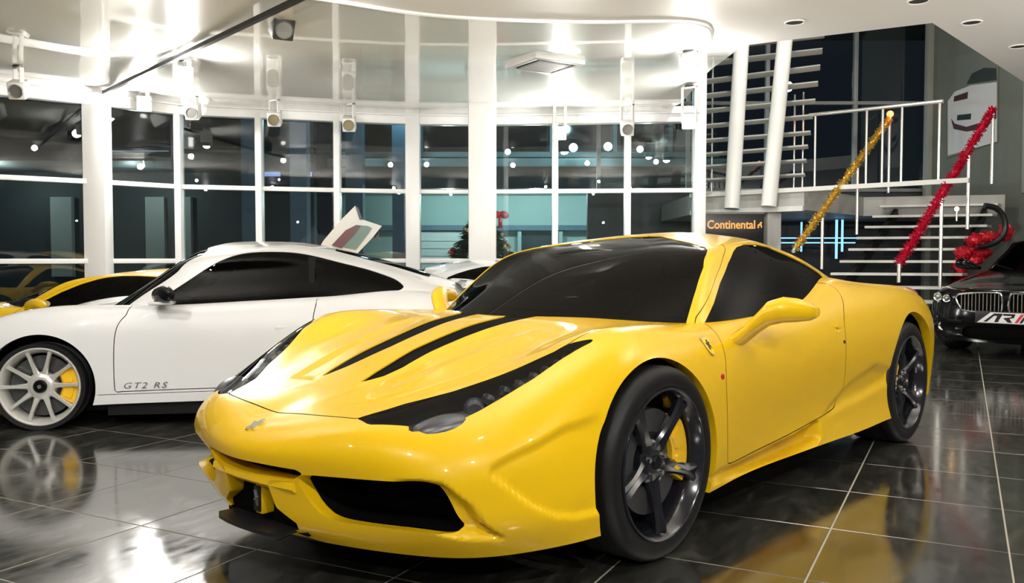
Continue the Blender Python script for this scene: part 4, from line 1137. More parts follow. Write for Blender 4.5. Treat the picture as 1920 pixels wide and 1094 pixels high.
# ------------------------------------------------------------------ right side: landing, louvre screen, stairs, garlands, poster, sign
mat('louvre_white', (.66, .66, .62), .4)
mat('steel_rail', (.72, .70, .64), .28, metal=.85)
mat('tread', (.62, .62, .58), .35)
mat('dark_wall', (.05, .055, .06), .5)
mat('gold_tinsel', (.75, .52, .12), .25, metal=.8)
mat('red_tinsel', (.60, .012, .05), .25, metal=.6)
def garland(name, path, r, m, label, n_str, seed, sag=.0):
    """tinsel rope: a core with hundreds of short strips"""
    rnd = random.Random(seed); P = [Vector(p) for p in path]
    e = mesh_obj(name, tube([tuple(p) for p in P], r * .45, 6), m, None)
    tag(e, label, 'garland')
    V = []; F = []; seg = [(P[i + 1] - P[i]).length for i in range(len(P) - 1)]; tot = sum(seg)
    for k in range(n_str):
        s = rnd.random() * tot; i = 0
        while s > seg[i] and i < len(seg) - 1: s -= seg[i]; i += 1
        d = (P[i + 1] - P[i]).normalized(); c = P[i] + d * s
        v = Vector((rnd.gauss(0, 1), rnd.gauss(0, 1), rnd.gauss(0, 1))); v = (v - d * v.dot(d) * .6).normalized()
        w = d.cross(v).normalized() * rnd.uniform(.006, .012); tip = c + v * r * rnd.uniform(.7, 1.25); o = len(V)
        V += [tuple(c + w), tuple(c - w), tuple(tip - w * .5), tuple(tip + w * .5)]; F.append((o, o + 1, o + 2, o + 3))
    mesh_obj('tinsel', (V, F), m, e, False, kind='stuff')
    return e
def lerp(a, b, t): return tuple(np.array(a) * (1 - t) + np.array(b) * t)

def build_right():
    Lw = MATS['louvre_white']; ST = MATS['steel_rail']; SG = MATS['slab_grey']
    # upper-storey shell: back wall with night glazing, side wall, ceiling
    e = empty('window_10', W(4.6, 16.2, 0), ROOM); e['kind'] = 'structure'
    xs = [-3.0, -1.35, .1, 1.72, 3.4, 5.2]
    zs = [2.3, 3.9, 6.2]
    for i in range(5):
        for j in range(2):
            mesh_obj('pane', box(xs[i] + .03, xs[i + 1] - .03, -.006, .006, zs[j] + .03, zs[j + 1] - .03), MATS['window_glass'], e, False)
    for x in xs: mesh_obj('mullion', box(x - .035, x + .035, -.06, .04, 2.3, 6.2, .004), mat('grey_frame', (.30, .31, .30), .4), e)
    for z in zs: mesh_obj('transom', box(-3, 5.2, -.05, .04, z - .03, z + .03, .004), MATS['grey_frame'], e)
    lo = mesh_obj('trim_30', box(-3.2, 6, -.1, .1, 0, 2.3), MATS['dark_wall'], None, False); setloc(lo, W(4.6, 16.3), ROOM); lo['kind'] = 'structure'
    up = mesh_obj('trim_31', box(-8, 5, -4.6, 8, 0, .1), MATS['dark_wall'], None, False); setloc(up, W(6.5, 12.9, 6.2), ROOM); up['kind'] = 'structure'
    a, b = at(1768, 300, d=15.4), at(1940, 300, d=13.3)
    va = np.array([a[0], a[1], 0]); vb = np.array([b[0], b[1], 0]); v = vb - va; Ln = np.linalg.norm(v); ang = math.atan2(v[1], v[0])
    wr = mesh_obj('wall_stairwell', box(-.35, Ln + 1.5, 0, .15, 0, 6.2), MATS['grey_green'], None, False); setloc(wr, va, ang); wr['kind'] = 'structure'
    tp = mesh_obj('trim_32', box(-.42, -.30, -.10, .2, 0, 6.2, .01), mat('pilaster', (.30, .31, .27), .5)); setloc(tp, va, ang); tp['kind'] = 'structure'
    dr = empty('door_1', tuple(va + v / Ln * 1.9), ang); dr['kind'] = 'structure'
    for nm, bx in (('jamb', (0, .06, -.03, .05, 2.05, 4.1)), ('jamb', (.95, 1.01, -.03, .05, 2.05, 4.1)), ('lintel', (0, 1.01, -.03, .05, 4.1, 4.16)), ('door_leaf', (.06, .95, -.012, .03, 2.05, 4.1))):
        mesh_obj(nm, box(*bx, .004), mat('door_olive', (.14, .14, .09), .5) if nm == 'door_leaf' else MATS['pilaster'], dr)
    # landing slab
    p0, p1 = W(2.75, 13.4), W(XD(1815, 10.7), 10.7)
    pm_ = p0 + (p1 - p0) * .46
    q1, q0 = W(5.62, 13.98), W(7.5, 16.1); q3 = W(7.55, 13.40); q2 = W(2.75, 16.1)
    sl = mesh_obj('trim_33', recalc(prism([tuple(p[:2]) for p in (p0, pm_, q1, q3, q0, q2)], 1.72, 2.02)), SG, None, False); sl['kind'] = 'structure'
    d = (p1 - p0); d /= np.linalg.norm(d); nrm = np.array([-d[1], d[0], 0]); nrm = -nrm if nrm @ FH > 0 else nrm
    ed = mesh_obj('trim_34', bar(tuple(p0 + nrm * .03 + [0, 0, 2.0]), tuple(p1 + nrm * .03 + [0, 0, 2.0]), .06, .06), Lw, None, False); ed['kind'] = 'structure'
    ed = mesh_obj('trim_35', bar(tuple(p0 + nrm * .02 + [0, 0, 1.74]), tuple(pm_ + nrm * .02 + [0, 0, 1.74]), .05, .07), Lw, None, False); ed['kind'] = 'structure'
    # louvre screen
    ly = [(92, 74), (121, 104), (155, 134), (182, 164), (210, 196), (239, 224), (266, 254), (292, 279), (315, 305), (340, 331), (364, 357)]
    rx = [1546, 1542, 1538, 1534, 1529, 1524, 1520, 1515, 1512, 1509, 1505]
    scr = empty('louvre_screen', W(XD(1320, 13.3), 13.3, 2.02), 0, 'screen of white horizontal louvre blades with leaning round posts above the landing', 'screen')
    o3 = W(XD(1320, 13.3), 13.3, 2.02)
    for (y0, y1), xr in zip(ly, rx):
        a = at(1316, y0, d=13.3); b = at(xr, y1 - (xr - 1500) * .18, d=12.75)
        mid = (a + b) / 2; dv = b - a; rz = math.atan2(dv[1], dv[0]); L = np.linalg.norm(dv); ry = -math.asin(dv[2] / L)
        bl = [(-.16, .0), (-.10, .030), (.02, .038), (.12, .024), (.17, -.004), (.10, -.008), (-.02, .002)]
        o = mesh_obj('blade', recalc(prism(bl, -L / 2, L / 2, 'x')), Lw, scr, angle=.6)
        o.location = mid - o3; o.rotation_euler = (0, ry, rz)
    for (xt, yt), (xb, yb), dd in (((1393, 40), (1372, 392), 12.45), ((1476, 30), (1441, 388), 12.35)):
        a = at(xt, yt, d=dd + .2); b = at(xb, yb, d=dd)
        mesh_obj('leaning_post', tube([tuple(b - o3), tuple(a - o3)], .108, 20), mat('post_white', (.74, .74, .70), .35), scr)
    for px, d in ((1335, 13.5), (1505, 13.1), (1489, 13.3)):
        a = at(px, 300, d=d); mesh_obj('rod', tube([(a[0] - o3[0], a[1] - o3[1], .0), (a[0] - o3[0], a[1] - o3[1], 2.2 if px < 1400 else 1.5)], .014, 8), ST, scr)
    for X, d, z, pw in ((3.0, 10.6, 4.6, 180), (5.6, 11.0, 5.4, 70), (6.2, 12.6, 4.9, 40)):  # unseen fill lights, added to brighten the louvres and the stairwell
        l = bpy.data.lights.new('stairwell_light', 'POINT'); l.energy = pw; l.color = (1, .97, .9); l.shadow_soft_size = .12
        o = bpy.data.objects.new('stairwell_light', l); COL.objects.link(o); o.location = W(X, d, z)
    # landing rail
    rl = empty('landing_railing', tuple(p0 + [0, 0, 2.02]), 0, 'thin steel railing along the edge of the landing', 'railing')
    ha = at(1518, 216, d=12.45); hb = at(1768, 190, d=11.05); o3 = p0 + [0, 0, 2.02]
    mesh_obj('handrail', tube([tuple(ha - o3), tuple(hb - o3)], .026, 10), ST, rl)
    for t in (.05, .46, .58, .72, .98):
        c = ha * (1 - t) + hb * t - o3
        mesh_obj('post', tube([(c[0], c[1], 0), tuple(c)], .016, 8), ST, rl)
    # stairs climbing away to the right
    stp = empty('open_staircase', W(3.6, 11, 0), 0, 'open metal staircase with thin pale treads rising to the landing', 'staircase')
    o3 = W(3.6, 11, 0); Ls = []; Rs = []
    for n in range(11):
        z = 2.02 - .172 * (n + 1) + .03
        l = W(5.78 - .225 * n, 13.75 - .27 * n, z); r = l + RH * 1.55 - FH * .55
        Ls.append(l); Rs.append(r)
        up_ = RH * .20 + FH * .24
        pl = [tuple((p - o3)[:2]) for p in (l, r, r + up_, l + up_)]
        mesh_obj('tread', recalc(prism(pl, z - .035, z)), MATS['tread'], stp, False)
    for off in (.12, .88):
        a = Ls[0] * (1 - off) + Rs[0] * off + RH * .1 + FH * .12; b = Ls[-1] * (1 - off) + Rs[-1] * off + RH * .1 + FH * .12
        mesh_obj('stringer', bar(tuple(a - o3 - [0, 0, .12]), tuple(b - o3 - [0, 0, .12]), .06, .14), MATS['dark_metal'], stp, False)
    # left handrail (gold garland) and right handrail (red garland) with posts
    def rail(name, top, bot, ptop, pbot, posts, label):
        a = at(*top, d=ptop); b = at(*bot, d=pbot)
        e = empty(name, tuple(b), 0, label, 'railing')
        mesh_obj('handrail', tube([(0, 0, 0), tuple(a - b)], .024, 10), ST, e)
        for px, ylow in posts:
            # where along the rail does this post stand
            ts = np.linspace(0, 1, 400); pts = b + (a - b) * ts[:, None]; rel = pts - CAM
            u = 960 + FOC * (rel @ RH) / (rel @ FH); i = np.argmin(abs(u - px)); c = pts[i]
            g = at(px, ylow, d=float((c - CAM) @ FH))
            mesh_obj('post', tube([(c[0] - b[0], c[1] - b[1], g[2] - b[2]), tuple(c - b)], .022, 8), ST, e)
        return a, b
    a, b = rail('stair_railing', (1668, 222), (1487, 472), 12.9, 10.9, ((1663, 362), (1605, 440), (1541, 505)), 'stair railing with white posts wound with gold tinsel')
    garland('tinsel_garland', [lerp(b, a, t) for t in np.linspace(.02, 1, 14)], .062, MATS['gold_tinsel'], 'gold tinsel garland wound along the left stair handrail', 1500, 1)
    a2, b2 = rail('stair_railing', (1862, 205), (1686, 495), 12.0, 9.9, ((1860, 345), (1812, 430), (1763, 540), (1666, 530)), 'stair railing with white posts wound with red tinsel')
    garland('tinsel_garland', [lerp(b2, a2, t) for t in np.linspace(0, 1, 14)], .066, MATS['red_tinsel'], 'red tinsel garland wound along the right stair handrail', 1500, 2)
    # red lamp on the top post
    rp = at(1669, 214, d=12.88)
    rl_ = mesh_obj('round_lamp', ball(tuple(rp), .05, 16, 10), mat('red_glow', (1, .3, .1), .4, emit=(1, .16, .05), emit_s=3.5), None)
    tag(rl_, 'small glowing orange red lamp on top of the gold garlanded post', 'lamp')
    mesh_obj('lamp_socket', tube([tuple(rp - [0, 0, .09]), tuple(rp - [0, 0, .03])], .022, 10), ST, rl_)
    l = bpy.data.lights.new('red_lamp_light', 'POINT'); l.energy = 4; l.color = (1, .25, .1); l.shadow_soft_size = .06
    o = bpy.data.objects.new('red_lamp_light', l); COL.objects.link(o); o.location = rp + np.array([0, 0, .0]) - FH * .12
    cp = at(1794, 392, d=11.6)
    cl = mesh_obj('candle_lamp', ball(tuple(cp), .03, 12, 8), mat('warm_glow', (1, .7, .4), .4, emit=(1, .6, .25), emit_s=8), None); tag(cl, 'small warm lamp glowing between the stair posts', 'lamp')
    mesh_obj('lamp_stem', tube([tuple(cp - [0, 0, .16]), tuple(cp - [0, 0, .02])], .012, 8), ST, cl)
    # red festive heap and the black hose beside the stairs
    rnd = random.Random(5); V = []; F = []
    boxes = [(1885, 437, .14, .20), (1852, 446, .28, .13), (1828, 452, .18, .15), (1838, 475, .28, .13), (1806, 474, .18, .14), (1828, 488, .18, .13), (1797, 505, .14, .26), (1800, 524, .13, .18)]
    for i, (px, py, w, h) in enumerate(boxes):
        p = at(px, py, d=11.95 - .04 * (i % 3))
        V_, F_ = ball((0, 0, 0), (w * .55, .12, h * .55), 14, 8)
        V_ = [tuple(p + RH * v[0] + FH * v[1] + np.array([0, 0, v[2] + rnd.uniform(-.02, .02)])) for v in V_]
        o = len(V); V += V_; F += [tuple(k + o for k in f) for f in F_]
        for k in range(150):
            a1 = rnd.uniform(0, 6.28); b1 = rnd.uniform(-1.4, 1.4); dv = RH * math.cos(a1) * math.cos(b1) * w * .6 + FH * math.sin(a1) * math.cos(b1) * .13 + np.array([0, 0, math.sin(b1) * h * .6])
            c = p + dv; o = len(V); t1 = np.array([rnd.uniform(-1, 1) for _ in range(3)]) * .03; t2 = np.array([rnd.uniform(-1, 1) for _ in range(3)]) * .03
            V += [tuple(c), tuple(c + t1), tuple(c + t2)]; F.append((o, o + 1, o + 2))
    h = mesh_obj('tinsel_heap', (V, F), mat('red_foil', (.55, .01, .025), .35, metal=.3), None, False, kind='stuff'); tag(h, 'heap of crumpled red tinsel stepping down beside the stairs', 'decoration')
    pts = [at(x, y, d=11.8) for x, y in ((1846, 386), (1866, 390), (1880, 404), (1885, 424), (1880, 442), (1866, 455), (1848, 461), (1832, 463))]
    hs = mesh_obj('rubber_hose', tube([tuple(p) for p in smooth_poly(pts, 4, False)], .040, 12), MATS['black_satin'], None); tag(hs, 'thick black hose bent in an arch over the red tinsel', 'hose')
    # poster of a white car on the stairwell wall
    n = np.array([v[1], -v[0], 0]) / Ln; n = n if n @ FH < 0 else -n
    up_ = np.array([0, 0, 1.]); r_ = v / Ln
    def on_wall(px, py, lift=.02):
        o = np.array(va) + n * lift; f = at(px, py, d=10.) - CAM; t = ((o - CAM) @ n) / (f @ n); return CAM + f * t
    C4 = [on_wall(1776, 110), on_wall(1872, 88), on_wall(1870, 266), on_wall(1776, 296)]
    ps = mesh_obj('car_poster', recalc(([tuple(p) for p in C4] + [tuple(p - n * .015) for p in C4], [(0, 1, 2, 3), (7, 6, 5, 4), (0, 4, 5, 1), (1, 5, 6, 2), (2, 6, 7, 3), (3, 7, 4, 0)])), mat('poster_paper', (.17, .18, .15), .5), None, False)
    tag(ps, 'large poster of a white car front on the stairwell wall', 'poster')
    def patch(name, pts, m, lift):
        q = [on_wall(x, y, .02 + lift) for x, y in pts]; q2 = [p - n * .0015 for p in q]; k = len(q)
        return mesh_obj(name, recalc(([tuple(p) for p in q + q2], [tuple(range(k)), tuple(range(k, 2 * k))[::-1]] + [(i, (i + 1) % k, k + (i + 1) % k, k + i) for i in range(k)])), m, ps, False)
    pw = mat('poster_white', (.66, .66, .66), .5); pk = mat('poster_black', (.015, .012, .012), .5); pm = mat('poster_maroon', (.06, .008, .012), .5)
    patch('printed_body', [(1777, 190), (1790, 172), (1820, 160), (1869, 154), (1869, 266), (1777, 292)], pw, .001)
    patch('printed_screen', [(1812, 158), (1822, 138), (1845, 127), (1868, 128), (1869, 150), (1835, 155)], mat('poster_dark', (.03, .035, .03), .5), .002)
    patch('printed_lamp', [(1789, 181), (1815, 172), (1814, 185), (1788, 191)], pm, .003)
    patch('printed_vent', [(1795, 216), (1821, 213), (1820, 224), (1794, 226)], pk, .003)
    patch('printed_grille', [(1783, 222), (1790, 232), (1812, 238), (1845, 228), (1868, 205), (1868, 222), (1845, 242), (1812, 247), (1788, 242)], pm, .003)
    # sign under the landing
    sg = empty('sign_board', at(1376, 425, d=12.2), ROOM, 'black sign board with orange lettering under the landing', 'sign')
    mesh_obj('panel', box(-.40, .40, -.03, .03, -.17, .17, .006), MATS['black_satin'], sg)
    mesh_obj('sign_frame', box(-.42, .42, -.02, .035, .17, .20, .004), mat('sign_grey', (.12, .12, .11), .4), sg)
    t = text_mesh('Continental', .165, .004, 0, bold=.003)
    o = mesh_obj('lettering', tf(t, sc=(.86, 1, 1)), mat('sign_orange', (.75, .30, .06), .5, emit=(1, .42, .1), emit_s=.35), sg, False); o.location = (-.045, -.036, .02); o.rotation_euler = (PI / 2, 0, 0)
    hp = [(-.03, -.045), (-.012, -.045), (-.008, -.01), (.012, -.008), (.02, -.04), (.034, -.036), (.028, .0), (.02, .014), (.034, .03), (.022, .046), (.006, .034), (-.006, .012), (-.026, .006)]
    o = mesh_obj('sign_emblem', recalc(prism(hp, -.004, .004)), MATS['sign_orange'], sg, False); o.location = (.35, -.036, .02); o.rotation_euler = (PI / 2, 0, 0)
    cc = wbox(XD(1447, 12.7), 12.7, .20, .2, 0, 1.72, 0, 'slab_column', mat('column_grey', (.5, .5, .47), .5), bev=.01); tag(cc, 'short grey column carrying the landing right of the sign board', 'column')
    # glowing bars stand in for blue reflections in the dark room below the landing
    bl = empty('lit_frame', at(1570, 450, d=14.8), ROOM, 'blue glowing frame lines in the dark room under the landing', 'light')
    bm_ = mat('blue_glow', (.2, .5, 1), .4, emit=(.25, .6, 1.), emit_s=1.3)
    for nm, x0, x1, z0, z1 in (('upright', -.03, .0, -.32, .34), ('upright', .07, .095, -.20, .34), ('upright', -.62, -.60, -.2, .3), ('crossbar', -1.0, .45, .02, .04), ('crossbar', -1.0, .30, -.06, -.04)):
        mesh_obj(nm, box(x0, x1, -.02, .02, z0, z1), bm_, bl, False)
build_right()

# ------------------------------------------------------------------ night street behind the glass
mat('teal_wall', (.38, .50, .49), .7); mat('dark_facade', (.035, .045, .055), .6); mat('ledge', (.35, .45, .45), .6)
mat('blue_column', (.10, .16, .22), .5); mat('roller_white', (.62, .66, .66), .5); mat('night_pane', (.01, .015, .02), .08)
def build_outside():
    g = mesh_obj('street_ground', box(-26, 26, 0, 22, -.25, -.06), MATS['night_asphalt'], None, False); setloc(g, W(0, 12.8), ROOM); g.name = 'trim_40'; g['kind'] = 'structure'
    d = 21.
    b = empty('street_building', W(2, d), ROOM, 'two-storey building across the street lit teal at night', 'building')
    def B(nm, x0, x1, y0, y1, z0, z1, m, bev=0): return mesh_obj(nm, box(x0 - 2, x1 - 2, y0, y1, z0, z1, bev), m, b, False)
    B('lower_wall', -4.6, 5.2, 2.6, 2.9, 0, 2.75, MATS['teal_wall'])
    B('dark_band', -4.6, 5.2, 0, .5, 2.72, 3.22, MATS['dark_facade'])
    B('ledge', -4.4, 5.2, -.12, .6, 3.22, 3.42, MATS['ledge'], .02)
    B('soffit', -4.6, 5.2, .3, 2.9, 2.72, 2.85, MATS['teal_wall'])
    B('upper_wall', -4.6, 5.2, 1.2, 1.5, 3.4, 6.5, MATS['dark_facade'])
    B('upper_ledge', -4.4, 5.2, .9, 1.2, 3.56, 3.70, MATS['ledge'], .02)
    for x in (-3.9, -2.3, -.6, 1.0, 2.6, 4.0): B('window_frame', x - .05, x + .05, 1.1, 1.22, 3.7, 4.7, MATS['ledge'])
    for x in (-3.1, -1.45, .2, 1.8, 3.3): B('upper_pane', x - .68, x + .68, 1.12, 1.18, 3.72, 4.7, MATS['night_pane'])
    B('roller_door', -2.75, -1.25, 2.4, 2.62, 0, 1.75, MATS['roller_white'])
    for k in range(8): B('roller_slat', -2.72, -1.28, 2.37, 2.41, .1 + k * .2, .27 + k * .2, MATS['roller_white'])
    B('door_recess', .25, 1.25, 2.45, 2.62, 0, 1.65, MATS['dark_facade']); B('door_frame', .15, .25, 2.3, 2.62, 0, 1.75, MATS['ledge']); B('door_frame', 1.25, 1.35, 2.3, 2.62, 0, 1.75, MATS['ledge'])
    B('lintel', -4.6, 5.2, 2.3, 2.62, 1.78, 1.92, MATS['blue_column'])
    for px in (665, 752):
        x = XD(px, 20.5); B('column', x - .2, x + .2, -.5, -.14, 0, 6.5, MATS['blue_column'])
    # left wing, dark with blue grey columns
    c = empty('dark_annex', W(-5, 18), ROOM, 'dark annex with blue grey columns left of the teal building', 'building')
    def A(nm, x0, x1, y0, y1, z0, z1, m): return mesh_obj(nm, box(x0 + 5, x1 + 5, y0, y1, z0, z1), m, c, False)
    A('back_wall', -14, -4.75, 3, 3.3, 0, 6.5, MATS['dark_facade']); A('canopy', -14, -4.75, .5, 3, 3.1, 3.3, mat('annex_roof', (.06, .07, .08), .6))
    for px in (447, 542): x = XD(px, 17); A('column', x - .17, x + .17, -.2, .14, 0, 6.5, MATS['blue_column'])
    for x, z, w in ((-6.1, 3.0, .55), (-5.1, 3.0, .3)): A('lit_window', x, x + w, 2.9, 3.0, z, z + .22, mat('blue_window', (.3, .4, .8), .4, emit=(.35, .5, 1.), emit_s=.7))
    A('bright_window', -9.7, -8.2, 2.9, 3.0, 3.3, 3.6, mat('pale_window', (.6, .7, .8), .4, emit=(.6, .8, .95), emit_s=.8))
    for px, w in ((60, .5), (130, .4), (245, .45), (305, .35)):
        x = XD(px, 20); A('lit_wall_panel', x, x + w, 2.85, 3.0, .6, 2.5, mat('panel_grey', (.30, .33, .32), .6))  # pale panels put in for the light streaks reflected in the left panes
    # exterior lamps
    def lamp(px, py, dd, r, col, s, label):
        p = at(px, py, d=dd); o = mesh_obj('street_lamp', ball((0, 0, 0), r, 14, 9), mat('lamp_%s' % label.split()[0], (1, 1, 1), .5, emit=col, emit_s=s), None); o.location = p
        tag(o, label, 'lamp', 'lamps on the building across the street')
        mesh_obj('lamp_arm', tube([(0, 0, 0), tuple(FH * .5 + np.array([0, 0, .1]))], .03, 6), MATS['dark_metal'], o)
    lamp(1075, 277, 20.6, .10, (.5, .9, 1.), 14, 'cyan lamp on the upper floor left of the white spotlight')
    lamp(1140, 275, 20.6, .10, (.5, .9, 1.), 14, 'turquoise lamp on the upper floor near the third right window bar')
    lamp(952, 285, 20.6, .07, (.5, .8, 1.), 9, 'pale blue lamp on the upper floor right of the white column')
    lamp(1200, 280, 20.6, .08, (.7, .9, 1.), 9, 'bluish lamp on the upper floor at the last window bay')
    for X, dd, z, pw, col in ((-1.6, 21.8, 2.6, 60, (.75, 1, .95)), (.6, 21.8, 2.6, 70, (.75, 1, .95)), (3.2, 21.8, 2.6, 70, (.7, .92, 1)), (1.5, 20, 4.6, 60, (.4, .8, .95)), (-2.5, 20, 4.6, 40, (.4, .8, .95)), (-8.5, 19.6, 2.7, 30, (.8, .95, .9)), (-11.5, 19.6, 2.7, 30, (.8, .95, .9)), (-4.5, 16, 4.5, 25, (.5, .75, 1)), (.9, 12.85, 2.2, 12, (1, .85, .6))):  # the last, warm point is an unseen fill added to brighten the fir
        l = bpy.data.lights.new('street_light', 'POINT'); l.energy = pw * 1.3; l.color = col; l.shadow_soft_size = .1
        o = bpy.data.objects.new('street_light', l); COL.objects.link(o); o.location = W(X, dd, z)
    # decorated fir outside, half hidden by the column
    tx = XD(903, 13.4); base = W(tx, 13.4, 0)
    t = empty('christmas_tree', base, 0, 'decorated dark green fir with a red bow behind the white column', 'tree')
    rnd = random.Random(3); V = []; F = []
    for k in range(9000):
        h = .35 + 1.42 * (rnd.random() ** 1.25); R = 1.02 * (1.82 - h) / 1.47 + .02; a = rnd.uniform(0, 2 * PI); layer = .72 + .28 * abs(math.sin(h * 21))
        r = R * layer * rnd.uniform(.55, 1.0); c_ = Vector((r * math.cos(a), r * math.sin(a), h)); dv = Vector((math.cos(a), math.sin(a), -.35 + rnd.uniform(-.3, .3))).normalized()
        s = (Matrix.Rotation(rnd.uniform(0, 3.14), 3, dv) @ dv.cross(Vector((0, 0, 1))).normalized()) * rnd.uniform(.008, .016); L = rnd.uniform(.05, .11); o = len(V)
        V += [tuple(c_ - s), tuple(c_ + s), tuple(c_ + dv * L + Vector((0, 0, rnd.uniform(-.02, .02))))]; F.append((o, o + 1, o + 2))
    mesh_obj('branches', (V, F), noise_color(mat('fir_green', (.012, .035, .02), .6), (.006, .02, .012), (.03, .06, .03), 8), t, False, kind='stuff')
    mesh_obj('trunk', tube([(0, 0, .1), (0, 0, 1.7)], [.05, .015], 10), mat('bark', (.05, .03, .02), .8), t)
    mesh_obj('tree_pot', lathe([(0, 0), (.2, 0), (.25, .3), (.23, .3), (.2, .28), (0, .28)], 20, 'z'), mat('pot_brown', (.10, .04, .03), .6), t)
    cols = [mat('bauble_red', (.6, .02, .05), .15, coat=.5), mat('bauble_gold', (.8, .6, .25), .2, metal=.7), mat('bauble_white', (.8, .78, .7), .3)]
    for k in range(46):
        h = .45 + 1.2 * rnd.random(); R = 1.0 * (1.82 - h) / 1.47 + .03; a = rnd.uniform(0, 2 * PI)
        o = mesh_obj('bauble', ball((0, 0, 0), rnd.uniform(.03, .05), 10, 7), cols[k % 3], t); o.location = (R * math.cos(a), R * math.sin(a), h)
    rd = cols[0]; p = W(XD(938, 13.2), 13.2, 1.70) - base
    for s in (-1, 1):
        o = mesh_obj('bow_loop', ball((0, 0, 0), (.075, .04, .055), 12, 8), rd, t); o.location = p + RH * s * .06; o.rotation_euler = (0, s * .4, ROOM)
    o = mesh_obj('bow_tail', box(-.03, .03, -.01, .01, -.2, 0, .004), rd, t); o.location = p; o.rotation_euler = (0, 0, ROOM)
build_outside()

# ------------------------------------------------------------------ cars farther back
def repaint(o, table):
    for s in getattr(o, 'material_slots', []):
        if s.material and s.material.name in table:
            m = table[s.material.name]; s.link = 'OBJECT'; s.material = m
    for c in o.children: repaint(c, table)
def build_back_cars():
    hero = bpy.data.objects['sports_car']
    # low yellow coupe at the left, facing left
    y = copy_obj(hero); y.name = 'low_coupe'; y.location = W(-4.75, 8.1); y.rotation_euler = (0, 0, ROOM + .04); y.scale = (1.02, .95, .80)
    tag(y, 'low yellow coupe seen over the white car at the left window', 'car')
    # white coupe with its door swung up
    w = copy_obj(hero); w.name = 'white_coupe'; w.location = W(1.25, 10.2); w.rotation_euler = (0, 0, ROOM + PI - .04); w.scale = (.98, .95, .86)
    repaint(w, {'paint_yellow': MATS['paint_white']})
    tag(w, 'white coupe with a raised scissor door behind the white rear-engined car', 'car')
    # raised door leaf: outline in the plane of the door
    pl = lambda px, py, d: at(px, py, d=d)
    out = [(596, 470), (606, 452), (640, 412), (666, 386), (672, 390), (680, 412), (716, 424), (700, 444), (668, 478), (640, 500), (600, 500)]
    inn = [(622, 460), (648, 432), (668, 422), (690, 424), (697, 428), (684, 446), (667, 468)]
    inv = w.matrix_basis.inverted()
    def leaf(name, pts, d0, d1, m, parent):
        n = len(pts); V = [tuple(inv @ Vector(pl(x, y_, d0))) for x, y_ in pts] + [tuple(inv @ Vector(pl(x, y_, d1))) for x, y_ in pts]
        F = [tuple(range(n)), tuple(range(n, 2 * n))[::-1]] + [(i, (i + 1) % n, n + (i + 1) % n, n + i) for i in range(n)]
        return mesh_obj(name, recalc((V, F)), m, parent, False)
    dl = leaf('raised_door', out, 9.30, 9.40, MATS['paint_white'], w); dl['label'] = 'raised white scissor door'
    leaf('door_glass', inn, 9.275, 9.30, mat('door_pane', (.20, .30, .30), .06, spec=.6), dl)
    leaf('door_trim', [(622, 460), (648, 432), (668, 422), (676, 423), (664, 440), (640, 466)], 9.262, 9.28, mat('trim_wine', (.10, .012, .02), .35), dl)  # wine patch painted as the red reflection in the door glass
    leaf('door_edge', [(666, 386), (672, 390), (680, 412), (674, 412)], 9.28, 9.42, MATS['black_satin'], dl)
    m_ = leaf('door_hinge', [(700, 430), (712, 427), (709, 452), (702, 448)], 9.36, 9.42, MATS['black_satin'], dl)

